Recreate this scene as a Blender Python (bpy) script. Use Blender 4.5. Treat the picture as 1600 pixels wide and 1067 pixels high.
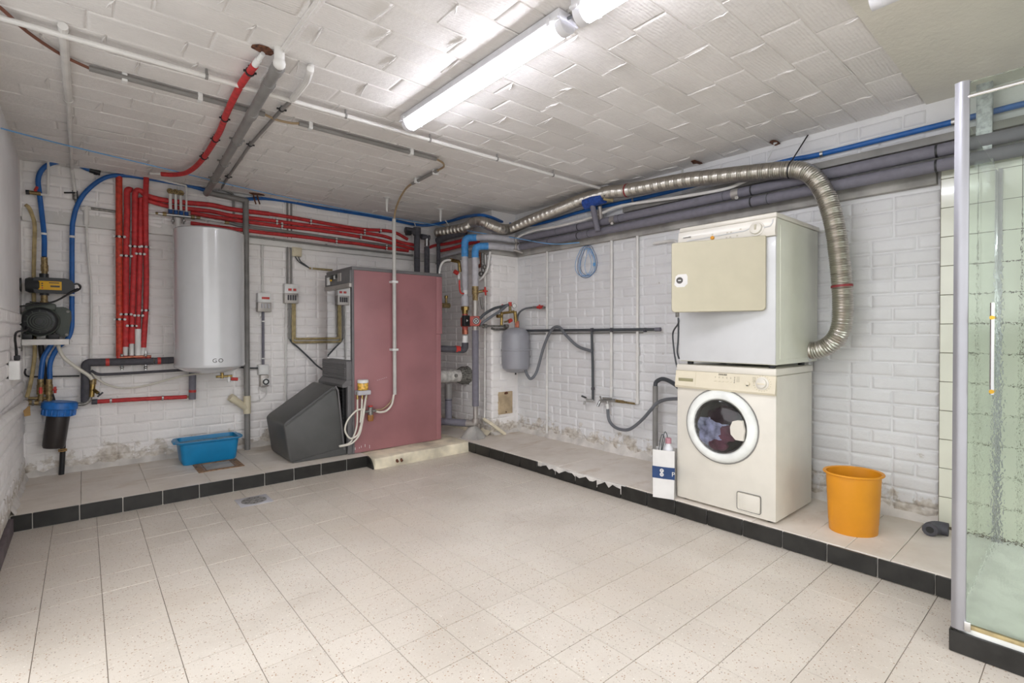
import bpy, bmesh, math, random
from mathutils import Vector as V, Matrix, noise
random.seed(7)
PI=math.pi
sc=bpy.context.scene; COL=sc.collection
for o in list(bpy.data.objects): bpy.data.objects.remove(o)

# ------------------------------------------------------------ camera, world, exposure
CAM=V((0,0,1.15)); FPX=784.7066; CY=526.3576
_ya,_pi,_ro=0.706623937,0.0103608576,-0.00167386936
FW=V((math.sin(_ya)*math.cos(_pi),math.cos(_ya)*math.cos(_pi),-math.sin(_pi)))
_r=V((math.cos(_ya),-math.sin(_ya),0)); _u=_r.cross(FW)
RT=_r*math.cos(_ro)+_u*math.sin(_ro); UP=-_r*math.sin(_ro)+_u*math.cos(_ro)
cd=bpy.data.cameras.new('camera'); cam=bpy.data.objects.new('camera',cd); COL.objects.link(cam)
m3=Matrix((RT,UP,-FW)).transposed().to_4x4(); m3.translation=CAM; cam.matrix_world=m3
cd.sensor_width=36; cd.lens=FPX/1600*36; cd.shift_y=-(533.5-CY)/1600; cd.clip_start=0.02
sc.camera=cam
w=bpy.data.worlds.new('world'); sc.world=w; w.use_nodes=True
w.node_tree.nodes['Background'].inputs[0].default_value=(0.985,0.99,1.0,1)
w.node_tree.nodes['Background'].inputs[1].default_value=1.52
_t=w.node_tree; _g=_t.nodes.new('ShaderNodeTexCoord'); _s=_t.nodes.new('ShaderNodeSeparateXYZ'); _r=_t.nodes.new('ShaderNodeValToRGB')
_t.links.new(_g.outputs['Generated'],_s.inputs[0]); _t.links.new(_s.outputs['Z'],_r.inputs[0]); _t.links.new(_r.outputs[0],_t.nodes['Background'].inputs[0])
_e=_r.color_ramp.elements; _e[0].position=0; _e[0].color=(.35,.35,.35,1); _e[1].position=.02; _e[1].color=(.985,.99,1,1)     # pale ground, overcast sky
sc.view_settings.view_transform='Standard'; sc.view_settings.look='None'
sc.view_settings.gamma=1; sc.view_settings.use_curve_mapping=False
sc.view_settings.exposure=1.06
TUBE_POWER=19
def seen(p,mx=60):
    d=V(p)-CAM; z=d.dot(FW)
    if z<0.15: return 0
    u=800+FPX*d.dot(RT)/z; v=CY-FPX*d.dot(UP)/z
    return 1/z if -mx<u<1600+mx and -mx<v<1067+mx else 0


def onto(ax,val,u,v):
    """point of a wall, floor or ceiling plane (axis ax at val) measured from the photograph"""
    d=RT*((u-800)/FPX)-UP*((v-CY)/FPX)+FW; return CAM+d*((val-CAM[ax])/d[ax])
def B_(u,v,o=0): return onto(1,5.06-o,u,v)
def R_(u,v,o=0): return onto(0,3.52-o,u,v)
def C_(u,v,o=0): return onto(2,2.39-o,u,v)
def L_(u,v,o=0): return onto(0,-.33+o,u,v)
def S_(u,v,o=0): return onto(0,3.17-o,u,v)
def F_(u,v,o=0): return onto(1,4.03-o,u,v)
def Z_(u,v,o=0): return onto(2,o,u,v)
def X_(u,v,o=0): return onto(0,o,u,v)
def Y_(u,v,o=0): return onto(1,o,u,v)

# ------------------------------------------------------------ materials (procedural)
def lin(h):
    c=[int(h[i:i+2],16)/255 for i in (0,2,4)]
    return tuple(x/12.92 if x<=.04045 else ((x+.055)/1.055)**2.4 for x in c)+(1,)
MATS={}
def nd(t,ty,**k):
    n=t.nodes.new(ty)
    for a,b in k.items():
        if a in n.inputs: n.inputs[a].default_value=b
        else: setattr(n,a,b)
    return n
def mixc(t,fac,a,b,mode='MIX'):
    n=t.nodes.new('ShaderNodeMix'); n.data_type='RGBA'; n.blend_type=mode
    for i,s in ((0,fac),(6,a),(7,b)):
        if hasattr(s,'links') or isinstance(s,bpy.types.NodeSocket): t.links.new(s,n.inputs[i])
        else: n.inputs[i].default_value=s
    return n.outputs[2]
def ramp(t,src,stops):
    n=t.nodes.new('ShaderNodeValToRGB'); e=n.color_ramp.elements
    while len(e)<len(stops): e.new(0.5)
    for i,(p,c) in enumerate(stops): e[i].position=p; e[i].color=c if len(c)==4 else (*c,1)
    t.links.new(src,n.inputs[0]); return n.outputs[0]
def base(name):
    m=bpy.data.materials.new(name); m.use_nodes=True; t=m.node_tree
    return m,t,t.nodes['Principled BSDF']
def mat(name,hexc,rough=.5,metal=0,var=.06,vs=9,bump=0,bs=80,spec=.5,coat=0,alpha=1,trans=0):
    m,t,p=base(name); c=lin(hexc)
    p.inputs['Roughness'].default_value=rough; p.inputs['Metallic'].default_value=metal
    p.inputs['Specular IOR Level'].default_value=spec; p.inputs['Coat Weight'].default_value=coat
    p.inputs['Transmission Weight'].default_value=trans
    g=t.nodes.new('ShaderNodeNewGeometry')
    n=nd(t,'ShaderNodeTexNoise',Scale=vs,Detail=5.0); t.links.new(g.outputs['Position'],n.inputs['Vector'])
    lo=tuple(x*(1-var*2.2) for x in c[:3])+(1,); hi=tuple(min(1,x*(1+var)) for x in c[:3])+(1,)
    t.links.new(ramp(t,n.outputs['Fac'],[(.3,lo),(.62,hi)]),p.inputs['Base Color'])
    if bump:
        n2=nd(t,'ShaderNodeTexNoise',Scale=bs,Detail=4.0); t.links.new(g.outputs['Position'],n2.inputs['Vector'])
        b=nd(t,'ShaderNodeBump',Strength=bump,Distance=.004); t.links.new(n2.outputs['Fac'],b.inputs['Height'])
        t.links.new(b.outputs['Normal'],p.inputs['Normal'])
    MATS[name]=m; return m
mat('red_foam','c03436',.6,var=.12,vs=30,bump=.25); mat('red_hose','b52a33',.5,var=.08,vs=20)
mat('red_orange_hose','c2402c',.55,var=.16,vs=40,bump=.4,bs=60)
mat('red_paint','c23a35',.4,var=.1); mat('pump_red','b9574c',.45,var=.1)
mat('blue_hose','1d5fa8',.42,var=.08,vs=14); mat('blue_dark','1b4a86',.45,var=.1)
mat('blue_tape','4590cf',.5,var=.1,vs=40,bump=.5,bs=50); mat('blue_cord','74aee0',.5); mat('dark_red','8c2f33',.5); mat('blue_wrap','2b4f9f',.35,var=.2,vs=60,bump=.8,bs=60)
mat('blue_plastic','1583b8',.38,var=.04); mat('blue_cap','1f6fc0',.4,var=.12,vs=40)
mat('grey_foam','77757f',.75,var=.04,vs=30,bump=.12,bs=120); mat('pale_grey','bdbbb7',.45); mat('dark_foam','504f55',.8,var=.1,vs=30,bump=.25,bs=120)
mat('light_foam','b9b8bd',.7,var=.06,vs=20,bump=.2,bs=120)
mat('grey_pvc','84827f',.45,var=.08); mat('grey_hose','6a6d72',.5,var=.06); mat('dark_hose','44484c',.5)
mat('black_rubber','1d1d1f',.5,var=.1); mat('black_plastic','242628',.4,var=.1)
mat('white_paint','dcdad6',.45,var=.05); mat('white_pvc','dddcd8',.4,var=.04); mat('cream_hose','d6d2c6',.45,var=.05)
mat('cream_plastic','d9cfb4',.45,var=.05); mat('panel_cream','d8cfb9',.38,var=.02); mat('olive_grip','8f8a6a',.5); mat('yellowed','a8976c',.5,var=.15,vs=30); mat('ochre_hose','b6a274',.5,var=.15,vs=20)
mat('brown_cable','7a4d3c',.5); mat('tan_cable','9a8465',.5)
mat('brass','a48c58',.35,1,var=.2,vs=50); mat('brass_dull','94815c',.5,.7,var=.25,vs=60); mat('copper','b3705a',.4,.8,var=.2,vs=50)
mat('steel','b5b5b4',.3,1,var=.1,vs=40); mat('dull_steel','8e8c88',.5,.8,var=.2,vs=50); mat('rust_frame','8f7156',.8,var=.3,vs=40,bump=.4); mat('rust','6b432f',.85,var=.4,vs=60,bump=.5)
mat('alu_frame','a6a6ab',.42,.8,var=.02); mat('chrome','e0e0e0',.12,1,var=0)
mat('appliance_white','c9cacb',.28,var=.015,coat=.2); mat('appliance_cream','d6d1c6',.3,var=.02,coat=.2)
mat('cream_panel','b6af97',.38,var=.02); mat('appliance_side','d9dacb',.3,var=.02,coat=.3)
mat('pale_print','b9b29d',.5); mat('dark_print','45423e',.5); mat('orange_button','e09a1c',.35)
mat('maroon','9c6c6f',.42,var=.06,vs=3,bump=.05); mat('boiler_grey','6a6869',.5,var=.05,bump=.1,bs=300); mat('hood_grey','4b4b4a',.42,var=.05,bump=.12,bs=400)
mat('silver_strip','a9a49f',.4,.5); mat('mirror','e6e8ea',.03,1,var=0); mat('burner_black','1f1f20',.6)
mat('tank_white','cfd0d2',.16,var=.01,coat=.4); mat('tank_grey','9b9ca3',.4,var=.02)
mat('bin_orange','da911c',.42,var=.04,vs=6); mat('paper_white','d6d4d1',.75,var=.03,bump=.3,bs=25); mat('paper_blue','243f6b',.7,var=.06)
mat('pink_cap','b98690',.5); mat('bottle_white','dcdce0',.4)
mat('pump_green','464d46',.5,var=.1,bump=.2); mat('label_yellow','e0ad1e',.5,var=.03); mat('filter_black','2e2827',.4,var=.05)
mat('tag_tan','b5905a',.7); mat('water','9db4b8',.08,var=.3,vs=14,trans=.3)
mat('galvanised','b4b8ba',.42,.75,var=.18,vs=45); mat('flue_white','cfccc6',.7,var=.15,vs=20,bump=.3); mat('rock_wool','77756f',1,var=.35,vs=60,bump=1,bs=90)
mat('wood_panel','b8a486',.7,var=.12,vs=12); mat('door_handle_gold','c39a3a',.3,.9)
mat('fitting_white','e2e2e0',.4); mat('laundry_dark','332029',.9,var=.3,vs=18,bump=.8,bs=30); mat('laundry_plum','6e4354',.9,var=.25,vs=18,bump=.8,bs=30)
mat('laundry_blue','a3a5c4',.9,var=.35,vs=18,bump=.8,bs=30); mat('drum_dark','3b3a3a',.4,.6)
mat('brown_bowl','9a6a3c',.15,var=.2,vs=40); mat('oil_yellow','dcae4a',.2,var=.3,vs=50)
mat('fixture_white','e4e4e8',.4); mat('tray_white','e6e8e4',.25)
mat('trowelled_cement','a9a6a1',.85,var=.14,vs=7,bump=.4,bs=25)
mat('plinth_plaster','e3d9c1',.9,var=.16,vs=6,bump=.7,bs=14)
mat('skirting_dark','6b6064',.6,var=.12)
mat('lamp_grey','8d8b88',.5)

def paint_mat(name,c,dirt=None,rib=None,rough=.55):
    """thick brush paint: fine relief, faint tint change per piece, damp stains low on the wall"""
    m,t,p=base(name); p.inputs['Roughness'].default_value=rough
    g=t.nodes.new('ShaderNodeNewGeometry'); oi=t.nodes.new('ShaderNodeObjectInfo')
    n=nd(t,'ShaderNodeTexNoise',Scale=5.0,Detail=6.0); t.links.new(g.outputs['Position'],n.inputs['Vector'])
    c=lin(c); col=ramp(t,n.outputs['Fac'],[(.3,tuple(x*.93 for x in c[:3])),(.65,c)])
    rr=ramp(t,oi.outputs['Random'],[(0,(.955,.95,.945)),(1,(1,1,1))])
    col=mixc(t,1.0,col,rr,'MULTIPLY')
    if dirt:
        s=t.nodes.new('ShaderNodeSeparateXYZ'); t.links.new(g.outputs['Position'],s.inputs[0])
        hm=nd(t,'ShaderNodeMapRange'); hm.inputs[1].default_value=.10; hm.inputs[2].default_value=dirt; hm.inputs[3].default_value=.36; hm.inputs[4].default_value=0
        t.links.new(s.outputs['Z'],hm.inputs[0])
        n3=nd(t,'ShaderNodeTexNoise',Scale=9.0,Detail=8.0,Roughness=.7); t.links.new(g.outputs['Position'],n3.inputs['Vector'])
        ad=nd(t,'ShaderNodeMath',operation='ADD'); t.links.new(hm.outputs[0],ad.inputs[0]); t.links.new(n3.outputs['Fac'],ad.inputs[1])
        f=ramp(t,ad.outputs[0],[(.66,(0,0,0)),(.72,(.55,.55,.55)),(.9,(.8,.8,.8))])
        n4=nd(t,'ShaderNodeTexNoise',Scale=25.0,Detail=4.0); t.links.new(g.outputs['Position'],n4.inputs['Vector'])
        dc=ramp(t,n4.outputs['Fac'],[(.35,lin('857358')),(.5,lin('b5a996')),(.68,lin('d6d0c6'))])
        col=mixc(t,f,col,dc)
    t.links.new(col,p.inputs['Base Color'])
    n2=nd(t,'ShaderNodeTexNoise',Scale=38.0,Detail=6.0,Roughness=.62); t.links.new(g.outputs['Position'],n2.inputs['Vector'])
    b=nd(t,'ShaderNodeBump',Strength=.55,Distance=.006); t.links.new(n2.outputs['Fac'],b.inputs['Height']); nrm=b.outputs['Normal']
    if rib:
        wv=nd(t,'ShaderNodeTexWave',Scale=rib,Distortion=5.0,Detail=3.0); wv.bands_direction='Y'
        wv.inputs['Detail Scale'].default_value=.6
        t.links.new(g.outputs['Position'],wv.inputs['Vector'])
        b2=nd(t,'ShaderNodeBump',Strength=.35,Distance=.003); t.links.new(wv.outputs['Fac'],b2.inputs['Height']); t.links.new(nrm,b2.inputs['Normal']); nrm=b2.outputs['Normal']
    t.links.new(nrm,p.inputs['Normal']); MATS[name]=m
paint_mat('brick_paint','f6f3f1',dirt=.34); paint_mat('dimmed_brick_paint','e0e0e1',dirt=.34); paint_mat('ceiling_paint','e9e6e3',rib=22.0); paint_mat('plain_paint','e6e6e6'); paint_mat('smooth_ceiling','dddacf')  # one brick paint, lightened at back and left, darkened right to even out light
paint_mat('panel_paint','f0f0f0',rough=.7)

def terrazzo():
    m,t,p=base('terrazzo'); p.inputs['Roughness'].default_value=.42
    g=t.nodes.new('ShaderNodeNewGeometry'); oi=t.nodes.new('ShaderNodeObjectInfo')
    n=nd(t,'ShaderNodeTexNoise',Scale=2.2,Detail=6.0); t.links.new(g.outputs['Position'],n.inputs['Vector'])
    col=ramp(t,n.outputs['Fac'],[(.32,lin('c9c0b4')),(.6,lin('d9d1c6'))])
    for sc_,th,stops in ((98,.2,[(0,lin('8a6344')),(.35,lin('a9835f')),(.6,lin('857c72')),(1,lin('f4eee4'))]),(190,.2,[(0,lin('a58d74')),(.5,lin('cfc3b2')),(1,lin('f1ece4'))])):
        v=nd(t,'ShaderNodeTexVoronoi',Scale=sc_); t.links.new(g.outputs['Position'],v.inputs['Vector'])
        f=ramp(t,v.outputs['Distance'],[(th,(1,1,1)),(th+.1,(0,0,0))])
        s=t.nodes.new('ShaderNodeSeparateColor'); t.links.new(v.outputs['Color'],s.inputs[0])
        gate=ramp(t,s.outputs[1],[(.42,(0,0,0)),(.47,(.9,.9,.9))])
        f2=mixc(t,1.0,f,gate,'MULTIPLY')
        col=mixc(t,f2,col,ramp(t,s.outputs[0],stops))
    rr=ramp(t,oi.outputs['Random'],[(0,(.95,.945,.94)),(1,(1,1,1))]); col=mixc(t,1.0,col,rr,'MULTIPLY')
    # grubby patches
    n2=nd(t,'ShaderNodeTexNoise',Scale=1.1,Detail=7.0,Roughness=.6); t.links.new(g.outputs['Position'],n2.inputs['Vector'])
    col=mixc(t,ramp(t,n2.outputs['Fac'],[(.48,(0,0,0)),(.72,(.42,.42,.42))]),col,lin('b3a38e'))
    t.links.new(col,p.inputs['Base Color'])
    b=nd(t,'ShaderNodeBump',Strength=.12,Distance=.002); t.links.new(n.outputs['Fac'],b.inputs['Height']); t.links.new(b.outputs['Normal'],p.inputs['Normal'])
    MATS['terrazzo']=m
terrazzo()
def slabmat():
    m,t,p=base('screed'); p.inputs['Roughness'].default_value=.6
    g=t.nodes.new('ShaderNodeNewGeometry')
    n=nd(t,'ShaderNodeTexNoise',Scale=4.0,Detail=8.0,Roughness=.6); t.links.new(g.outputs['Position'],n.inputs['Vector'])
    col=ramp(t,n.outputs['Fac'],[(.3,lin('d3c9bc')),(.6,lin('e2dad0'))])
    n2=nd(t,'ShaderNodeTexNoise',Scale=5.5,Detail=9.0,Roughness=.65); 
    mp=t.nodes.new('ShaderNodeMapping'); mp.inputs['Scale'].default_value=(.5,1.3,1); mp.inputs['Location'].default_value=(3.1,.7,0)
    t.links.new(g.outputs['Position'],mp.inputs[0]); t.links.new(mp.outputs[0],n2.inputs['Vector'])
    col=mixc(t,ramp(t,n2.outputs['Fac'],[(.56,(0,0,0)),(.74,(.6,.6,.6))]),col,lin('b59d80'))
    t.links.new(col,p.inputs['Base Color'])
    b=nd(t,'ShaderNodeBump',Strength=.3,Distance=.004); t.links.new(n.outputs['Fac'],b.inputs['Height']); t.links.new(b.outputs['Normal'],p.inputs['Normal'])
    MATS['screed']=m
slabmat()
mat('grout','8f857a',.8,var=.15,vs=6); mat('grout_pale','cfcac2',.8)
mat('black_tile','22211f',.3,var=.25,vs=14); mat('wall_tile','dedfcf',.14,var=.03,vs=4,coat=.4); mat('joint_brown','6f6858',.8)
mat('mortar_white','cfcac4',.9,var=.1,bump=.6,bs=40)
def glassmat(name,col,rough,bumpz=None):
    m,t,p=base(name)
    p.inputs['Base Color'].default_value=lin(col); p.inputs['Roughness'].default_value=rough; p.inputs['Transmission Weight'].default_value=1
    p.inputs['IOR'].default_value=1.45
    if bumpz:
        g=t.nodes.new('ShaderNodeNewGeometry'); s=t.nodes.new('ShaderNodeSeparateXYZ'); t.links.new(g.outputs['Position'],s.inputs[0])
        v=nd(t,'ShaderNodeTexNoise',Scale=150.0,Detail=1.0); mp=t.nodes.new('ShaderNodeMapping'); mp.inputs['Scale'].default_value=(1,1,.6); t.links.new(g.outputs['Position'],mp.inputs[0]); t.links.new(mp.outputs[0],v.inputs['Vector'])
        hm=nd(t,'ShaderNodeMapRange'); hm.inputs[1].default_value=bumpz[0]; hm.inputs[2].default_value=bumpz[1]; hm.inputs[3].default_value=.13; hm.inputs[4].default_value=0
        t.links.new(s.outputs['Z'],hm.inputs[0])
        b=nd(t,'ShaderNodeBump',Distance=.002); t.links.new(hm.outputs[0],b.inputs['Strength']); t.links.new(v.outputs['Fac'],b.inputs['Height']); t.links.new(b.outputs['Normal'],p.inputs['Normal'])
    MATS[name]=m
glassmat('shower_glass','e6efe6',.0,(.85,1.6)); glassmat('clear_glass','eef5f0',.0); glassmat('porthole_glass','e8ecea',.0)
def emit(name,col,s):
    m,t,p=base(name); p.inputs['Base Color'].default_value=lin(col); p.inputs['Emission Color'].default_value=lin(col); p.inputs['Emission Strength'].default_value=s; MATS[name]=m
emit('tube_light','f4f5ff',TUBE_POWER)
def ductmat():
    m,t,p=base('duct_foil'); p.inputs['Metallic'].default_value=1; p.inputs['Roughness'].default_value=.3
    p.inputs['Base Color'].default_value=lin('bdb8b0'); MATS['duct_foil']=m
ductmat()

# ------------------------------------------------------------ mesh helpers
class MB:
    def __init__(s): s.bm=bmesh.new()
    def box(s,c,d,bev=0,rot=None,seg=2):
        r=bmesh.ops.create_cube(s.bm,size=1,matrix=Matrix.Translation(V(c))@((rot or Matrix.Identity(3)).to_4x4())@Matrix.Diagonal((*d,1)))
        if bev:
            es=list({e for v in r['verts'] for e in v.link_edges})
            bmesh.ops.bevel(s.bm,geom=es,offset=bev,segments=seg,affect='EDGES',profile=.5)
        return s
    def b2(s,a,b,bev=0,seg=2):
        return s.box([(a[i]+b[i])/2 for i in range(3)],[abs(b[i]-a[i]) for i in range(3)],bev,None,seg)
    def ring(s,c,ax,ay,r,n): return [s.bm.verts.new(c+ax*(r*math.cos(2*PI*i/n))+ay*(r*math.sin(2*PI*i/n))) for i in range(n)]
    def skin(s,rings,closed=True):
        for a,b in zip(rings,rings[1:]):
            n=len(a)
            for i in range(n if closed else n-1):
                s.bm.faces.new((a[i],a[(i+1)%n],b[(i+1)%n],b[i]))
    def lathe(s,prof,o,axis=(0,0,1),n=20,sx=1,sy=1,ref=None,cap=True):
        """prof: (radius, height) pairs along axis"""
        z=V(axis).normalized(); x=V(ref) if ref else (V((1,0,0)) if abs(z.x)<.8 else V((0,1,0))); x=(x-z*x.dot(z)).normalized(); y=z.cross(x); o=V(o)
        rings=[]
        for r,h in prof:
            r=max(r,1e-5); rings.append([s.bm.verts.new(o+z*h+x*(sx*r*math.cos(2*PI*i/n))+y*(sy*r*math.sin(2*PI*i/n))) for i in range(n)])
        s.skin(rings)
        for rg,f in ((rings[0],-1),(rings[-1],1)) if cap else ():
            s.bm.faces.new(rg if f>0 else rg[::-1])
        return s
    def cyl(s,a,b,r,r2=None,n=14):
        a,b=V(a),V(b); return s.lathe([(r,0),(r if r2 is None else r2,(b-a).length)],a,b-a,n)
    def tube(s,pts,r,n=10,sm=0,rf=None):
        P=[V(p) for p in pts]
        if sm: P=catmull(P,sm)
        L=len(P); tg=[(P[min(i+1,L-1)]-P[max(i-1,0)]).normalized() for i in range(L)]
        x=tg[0].orthogonal().normalized(); rings=[]
        for i in range(L):
            x=(x-tg[i]*x.dot(tg[i])).normalized(); y=tg[i].cross(x)
            k=1
            if 0<i<L-1 and not sm:
                a=(P[i]-P[i-1]).angle(P[i+1]-P[i],0); k=1/max(.5,math.cos(a/2))**.5
            rings.append(s.ring(P[i],x,y,(r if rf is None else rf(i))*k,n))
        s.skin(rings); s.bm.faces.new(rings[0][::-1]); s.bm.faces.new(rings[-1]); return s
    def prism(s,poly,vec):
        a=[s.bm.verts.new(V(p)) for p in poly]; b=[s.bm.verts.new(V(p)+V(vec)) for p in poly]; n=len(a)
        s.bm.faces.new(a[::-1]); s.bm.faces.new(b)
        for i in range(n): s.bm.faces.new((a[i],a[(i+1)%n],b[(i+1)%n],b[i]))
        return s
    def ball(s,c,r,u=12,v=8,sc3=(1,1,1)):
        bmesh.ops.create_uvsphere(s.bm,u_segments=u,v_segments=v,radius=r,matrix=Matrix.Translation(V(c))@Matrix.Diagonal((*sc3,1))); return s
    def torus(s,c,axis,R,r,n=24,k=8):
        z=V(axis).normalized(); x=z.orthogonal().normalized(); y=z.cross(x); c=V(c); rg=[]
        for i in range(n):
            a=2*PI*i/n; d=x*math.cos(a)+y*math.sin(a); rg.append(s.ring(c+d*R,d,z,r,k))
        s.skin(rg+[rg[0]]); return s
    def rough(s,a,f=9):
        for v in s.bm.verts: v.co+=V(noise.noise_vector(v.co*f))*a
        return s
    def sub(s,cuts):
        bmesh.ops.subdivide_edges(s.bm,edges=s.bm.edges[:],cuts=cuts,use_grid_fill=True); return s
def catmull(P,k):
    out=[]; L=len(P)
    for i in range(L-1):
        p0=P[max(i-1,0)]; p1=P[i]; p2=P[i+1]; p3=P[min(i+2,L-1)]
        for j in range(k):
            t=j/k; out.append(.5*((2*p1)+(p2-p0)*t+(2*p0-5*p1+4*p2-p3)*t*t+(3*p1-p0-3*p2+p3)*t**3))
    out.append(P[-1]); return out
def fil(pts,rad=.03,k=5):
    """polyline with rounded corners"""
    P=[V(p) for p in pts]; out=[P[0]]
    for i in range(1,len(P)-1):
        a=(P[i-1]-P[i]); b=(P[i+1]-P[i]); q=min(rad,a.length*.48,b.length*.48)
        A=P[i]+a.normalized()*q; B=P[i]+b.normalized()*q
        for j in range(k+1):
            t=j/k; out.append(A*(1-t)**2+P[i]*2*t*(1-t)+B*t*t)
    out.append(P[-1]); return out
WL={}
def link(name,me,loc,parent):
    o=bpy.data.objects.new(name,me); COL.objects.link(o)
    WL[o.name]=V(loc)
    if parent is not None:
        o.parent=parent; o.location=V(loc)-WL[parent.name]
    else: o.location=loc
    return o
def mesh(mb,mt,smooth=True,ang=.62,org=None,name='m'):
    bm=mb.bm; bmesh.ops.recalc_face_normals(bm,faces=bm.faces[:])
    if org is None:
        xs=[v.co for v in bm.verts]; org=V([(min(c[i] for c in xs)+max(c[i] for c in xs))/2 for i in range(3)])
    for v in bm.verts: v.co-=org
    me=bpy.data.meshes.new(name); bm.to_mesh(me); bm.free(); me.materials.append(MATS[mt])
    if smooth:
        me.shade_smooth(); me.set_sharp_from_angle(angle=ang)
    return me,org
def part(name,mb,mt,parent,label=None,kind=None,smooth=True):
    me,org=mesh(mb,mt,smooth,name=name); o=link(name,me,org,parent)
    if label: o['label']=label
    if kind: o['kind']=kind
    return o
def meta(o,label,cat,group=None):
    o['label']=label; o['category']=cat
    if group: o['group']=group
    return o
def solo(name,mb,mt,label,cat,group=None):
    return meta(part(name,mb,mt,None),label,cat,group)
def thing(name,label,cat,loc,group=None):
    return meta(link(name,None,V(loc),None),label,cat,group)
def struct(name,mb,mt,label=None,smooth=True):
    o=part(name,mb,mt,None,label,'structure',smooth); return o
def rotz(a): return Matrix.Rotation(a,3,'Z')
def clipband(mb,p,d,r,base=None,l=.012):
    p=V(p); d=V(d).normalized(); mb.cyl(p-d*l/2,p+d*l/2,r*1.28,n=10)
    if base is not None:
        b=V(base); mb.cyl(p,p+b,r*.5,n=6)
def pipe(name,label,cat,pts,r,mt,clips=(),clipm='dull_steel',base=None,n=10,sm=0,fr=.03,group=None,ends=None):
    """a pipe or hose run with its clips; clips are (point, direction)"""
    if not sm: pts=fil(pts,fr)
    mb=MB().tube(pts,r,n,sm)
    if not clips and not ends: return solo(name,mb,mt,label,cat,group)
    t=thing(name,label,cat,min((V(p) for p in pts),key=lambda p:p.z),group)
    part('tube',mb,mt,t)
    for p,d in clips:
        c=MB(); clipband(c,p,d,r,base); part('clip',c,clipm,t)
    for a,b,rr,mm,nm in (ends or ()):
        part(nm,MB().cyl(a,b,rr,n=10),mm,t)
    return t
def lerp(a,b,t): return V(a)*(1-t)+V(b)*t
def text(s,size,loc,rot,mt,parent,name='lettering',ext=.0006):
    cu=bpy.data.curves.new('txt','FONT'); cu.body=s; cu.size=size; cu.extrude=ext; cu.align_x='CENTER'; cu.align_y='CENTER'; cu.resolution_u=3
    o=bpy.data.objects.new('txt',cu); COL.objects.link(o); dg=bpy.context.evaluated_depsgraph_get(); me=bpy.data.meshes.new_from_object(o.evaluated_get(dg))
    bpy.data.objects.remove(o); me.materials.clear(); me.materials.append(MATS[mt]); me.transform(rot.to_4x4())
    return link(name,me,V(loc),parent)
FACE_NX=Matrix(((0,0,-1),(-1,0,0),(0,1,0)))      # lettering that faces -X
FACE_NY=Matrix(((1,0,0),(0,0,-1),(0,1,0)))       # lettering that faces -Y
# ------------------------------------------------------------ room shell
ZC=2.39; YB=5.06; XR=3.52; XL=-0.33; XC=3.17; YC=4.03; YE=-1.9; ZP=0.095
def slab(a,b): return MB().b2(a,b)
floor=struct('floor',slab((XL-.1,YE,-.1),(XR+.1,YB+.1,-.0022)),'grout','cream terrazzo tile floor with brown chips and thin grey joints')
wall_back=struct('wall_back',slab((XL-.1,YB+.004,-.1),(XR+.1,YB+.1,ZC+.1)),'brick_paint','white painted brick wall behind the water heater')
wall_right=struct('wall_right',slab((XR+.004,YE,-.1),(XR+.1,YB+.1,ZC+.1)),'dimmed_brick_paint','white painted brick wall behind the washing machine')
YL=2.7      # the left wall starts here; unseen part before it left out for extra daylight
wall_left=struct('wall_left',slab((XL-.1,YL,-.1),(XL-.006,YB+.1,ZC+.1)),'brick_paint','white painted wall at the left, brick below and smooth above')
ceiling=struct('ceiling',slab((XL-.1,YE,ZC+.003),(XR+.1,YB+.1,ZC+.1)),'ceiling_paint','white painted ceiling of clay blocks')
chimney=struct('wall_chimney',slab((XC+.004,YC+.004,0),(XR+.02,YB+.02,ZC+.02)),'brick_paint','white painted brick chimney breast in the far corner')

# one brick, block or tile: front face towards local +Y, a little uneven, edges worn
def piece_mesh(L,H,D,ch,amp,nx=4,nz=2,name='piece',mt='brick_paint'):
    bm=bmesh.new(); g=[]
    def xs(n,W):      # a soft shoulder just inside the rim, the rest one flat field
        a=W/2-ch; e=min(.010,a*.3)
        return [-a,-a+e,a-e,a] if n>1 else [-a,a]
    q=random.random()*99
    zs=xs(nz,H); X_s=xs(nx,L); nz=len(zs)-1; nx=len(X_s)-1
    for z in zs:
        row=[]
        for x in X_s:
            h=amp*noise.noise((x*11+q,z*17,q)) if amp<.001 else amp*random.uniform(-.6,.6); row.append(bm.verts.new((x+amp*.5*random.uniform(-1,1),D+h,z+amp*.5*random.uniform(-1,1))))
        g.append(row)
    for j in range(nz):
        for i in range(nx): bm.faces.new((g[j][i],g[j+1][i],g[j+1][i+1],g[j][i+1]))
    rim=g[0][:]+[r[-1] for r in g[1:]]+g[-1][-2::-1]+[r[0] for r in g[-2:0:-1]]
    low=[]
    for v in rim:
        x=v.co.x; z=v.co.z
        ex=0 if -L/2+ch*1.8<x<L/2-ch*1.8 else math.copysign(ch,x); ez=0 if -H/2+ch*1.8<z<H/2-ch*1.8 else math.copysign(ch,z)
        low.append(bm.verts.new((x+ex,-.004,z+ez)))
    n=len(rim)
    for i in range(n): bm.faces.new((rim[i],rim[(i+1)%n],low[(i+1)%n],low[i]))
    bmesh.ops.recalc_face_normals(bm,faces=bm.faces[:])
    me=bpy.data.meshes.new(name); bm.to_mesh(me); bm.free(); me.materials.append(MATS[mt]); me.shade_smooth(); me.set_sharp_from_angle(angle=1.1 if amp>.001 else .3); return me
ROT={'back':Matrix.Rotation(PI,4,'Z'),'right':Matrix.Rotation(PI/2,4,'Z'),'left':Matrix.Rotation(-PI/2,4,'Z'),
     'ceil':Matrix.Rotation(-PI/2,4,'X'),'floor':Matrix.Rotation(PI/2,4,'X')}
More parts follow.
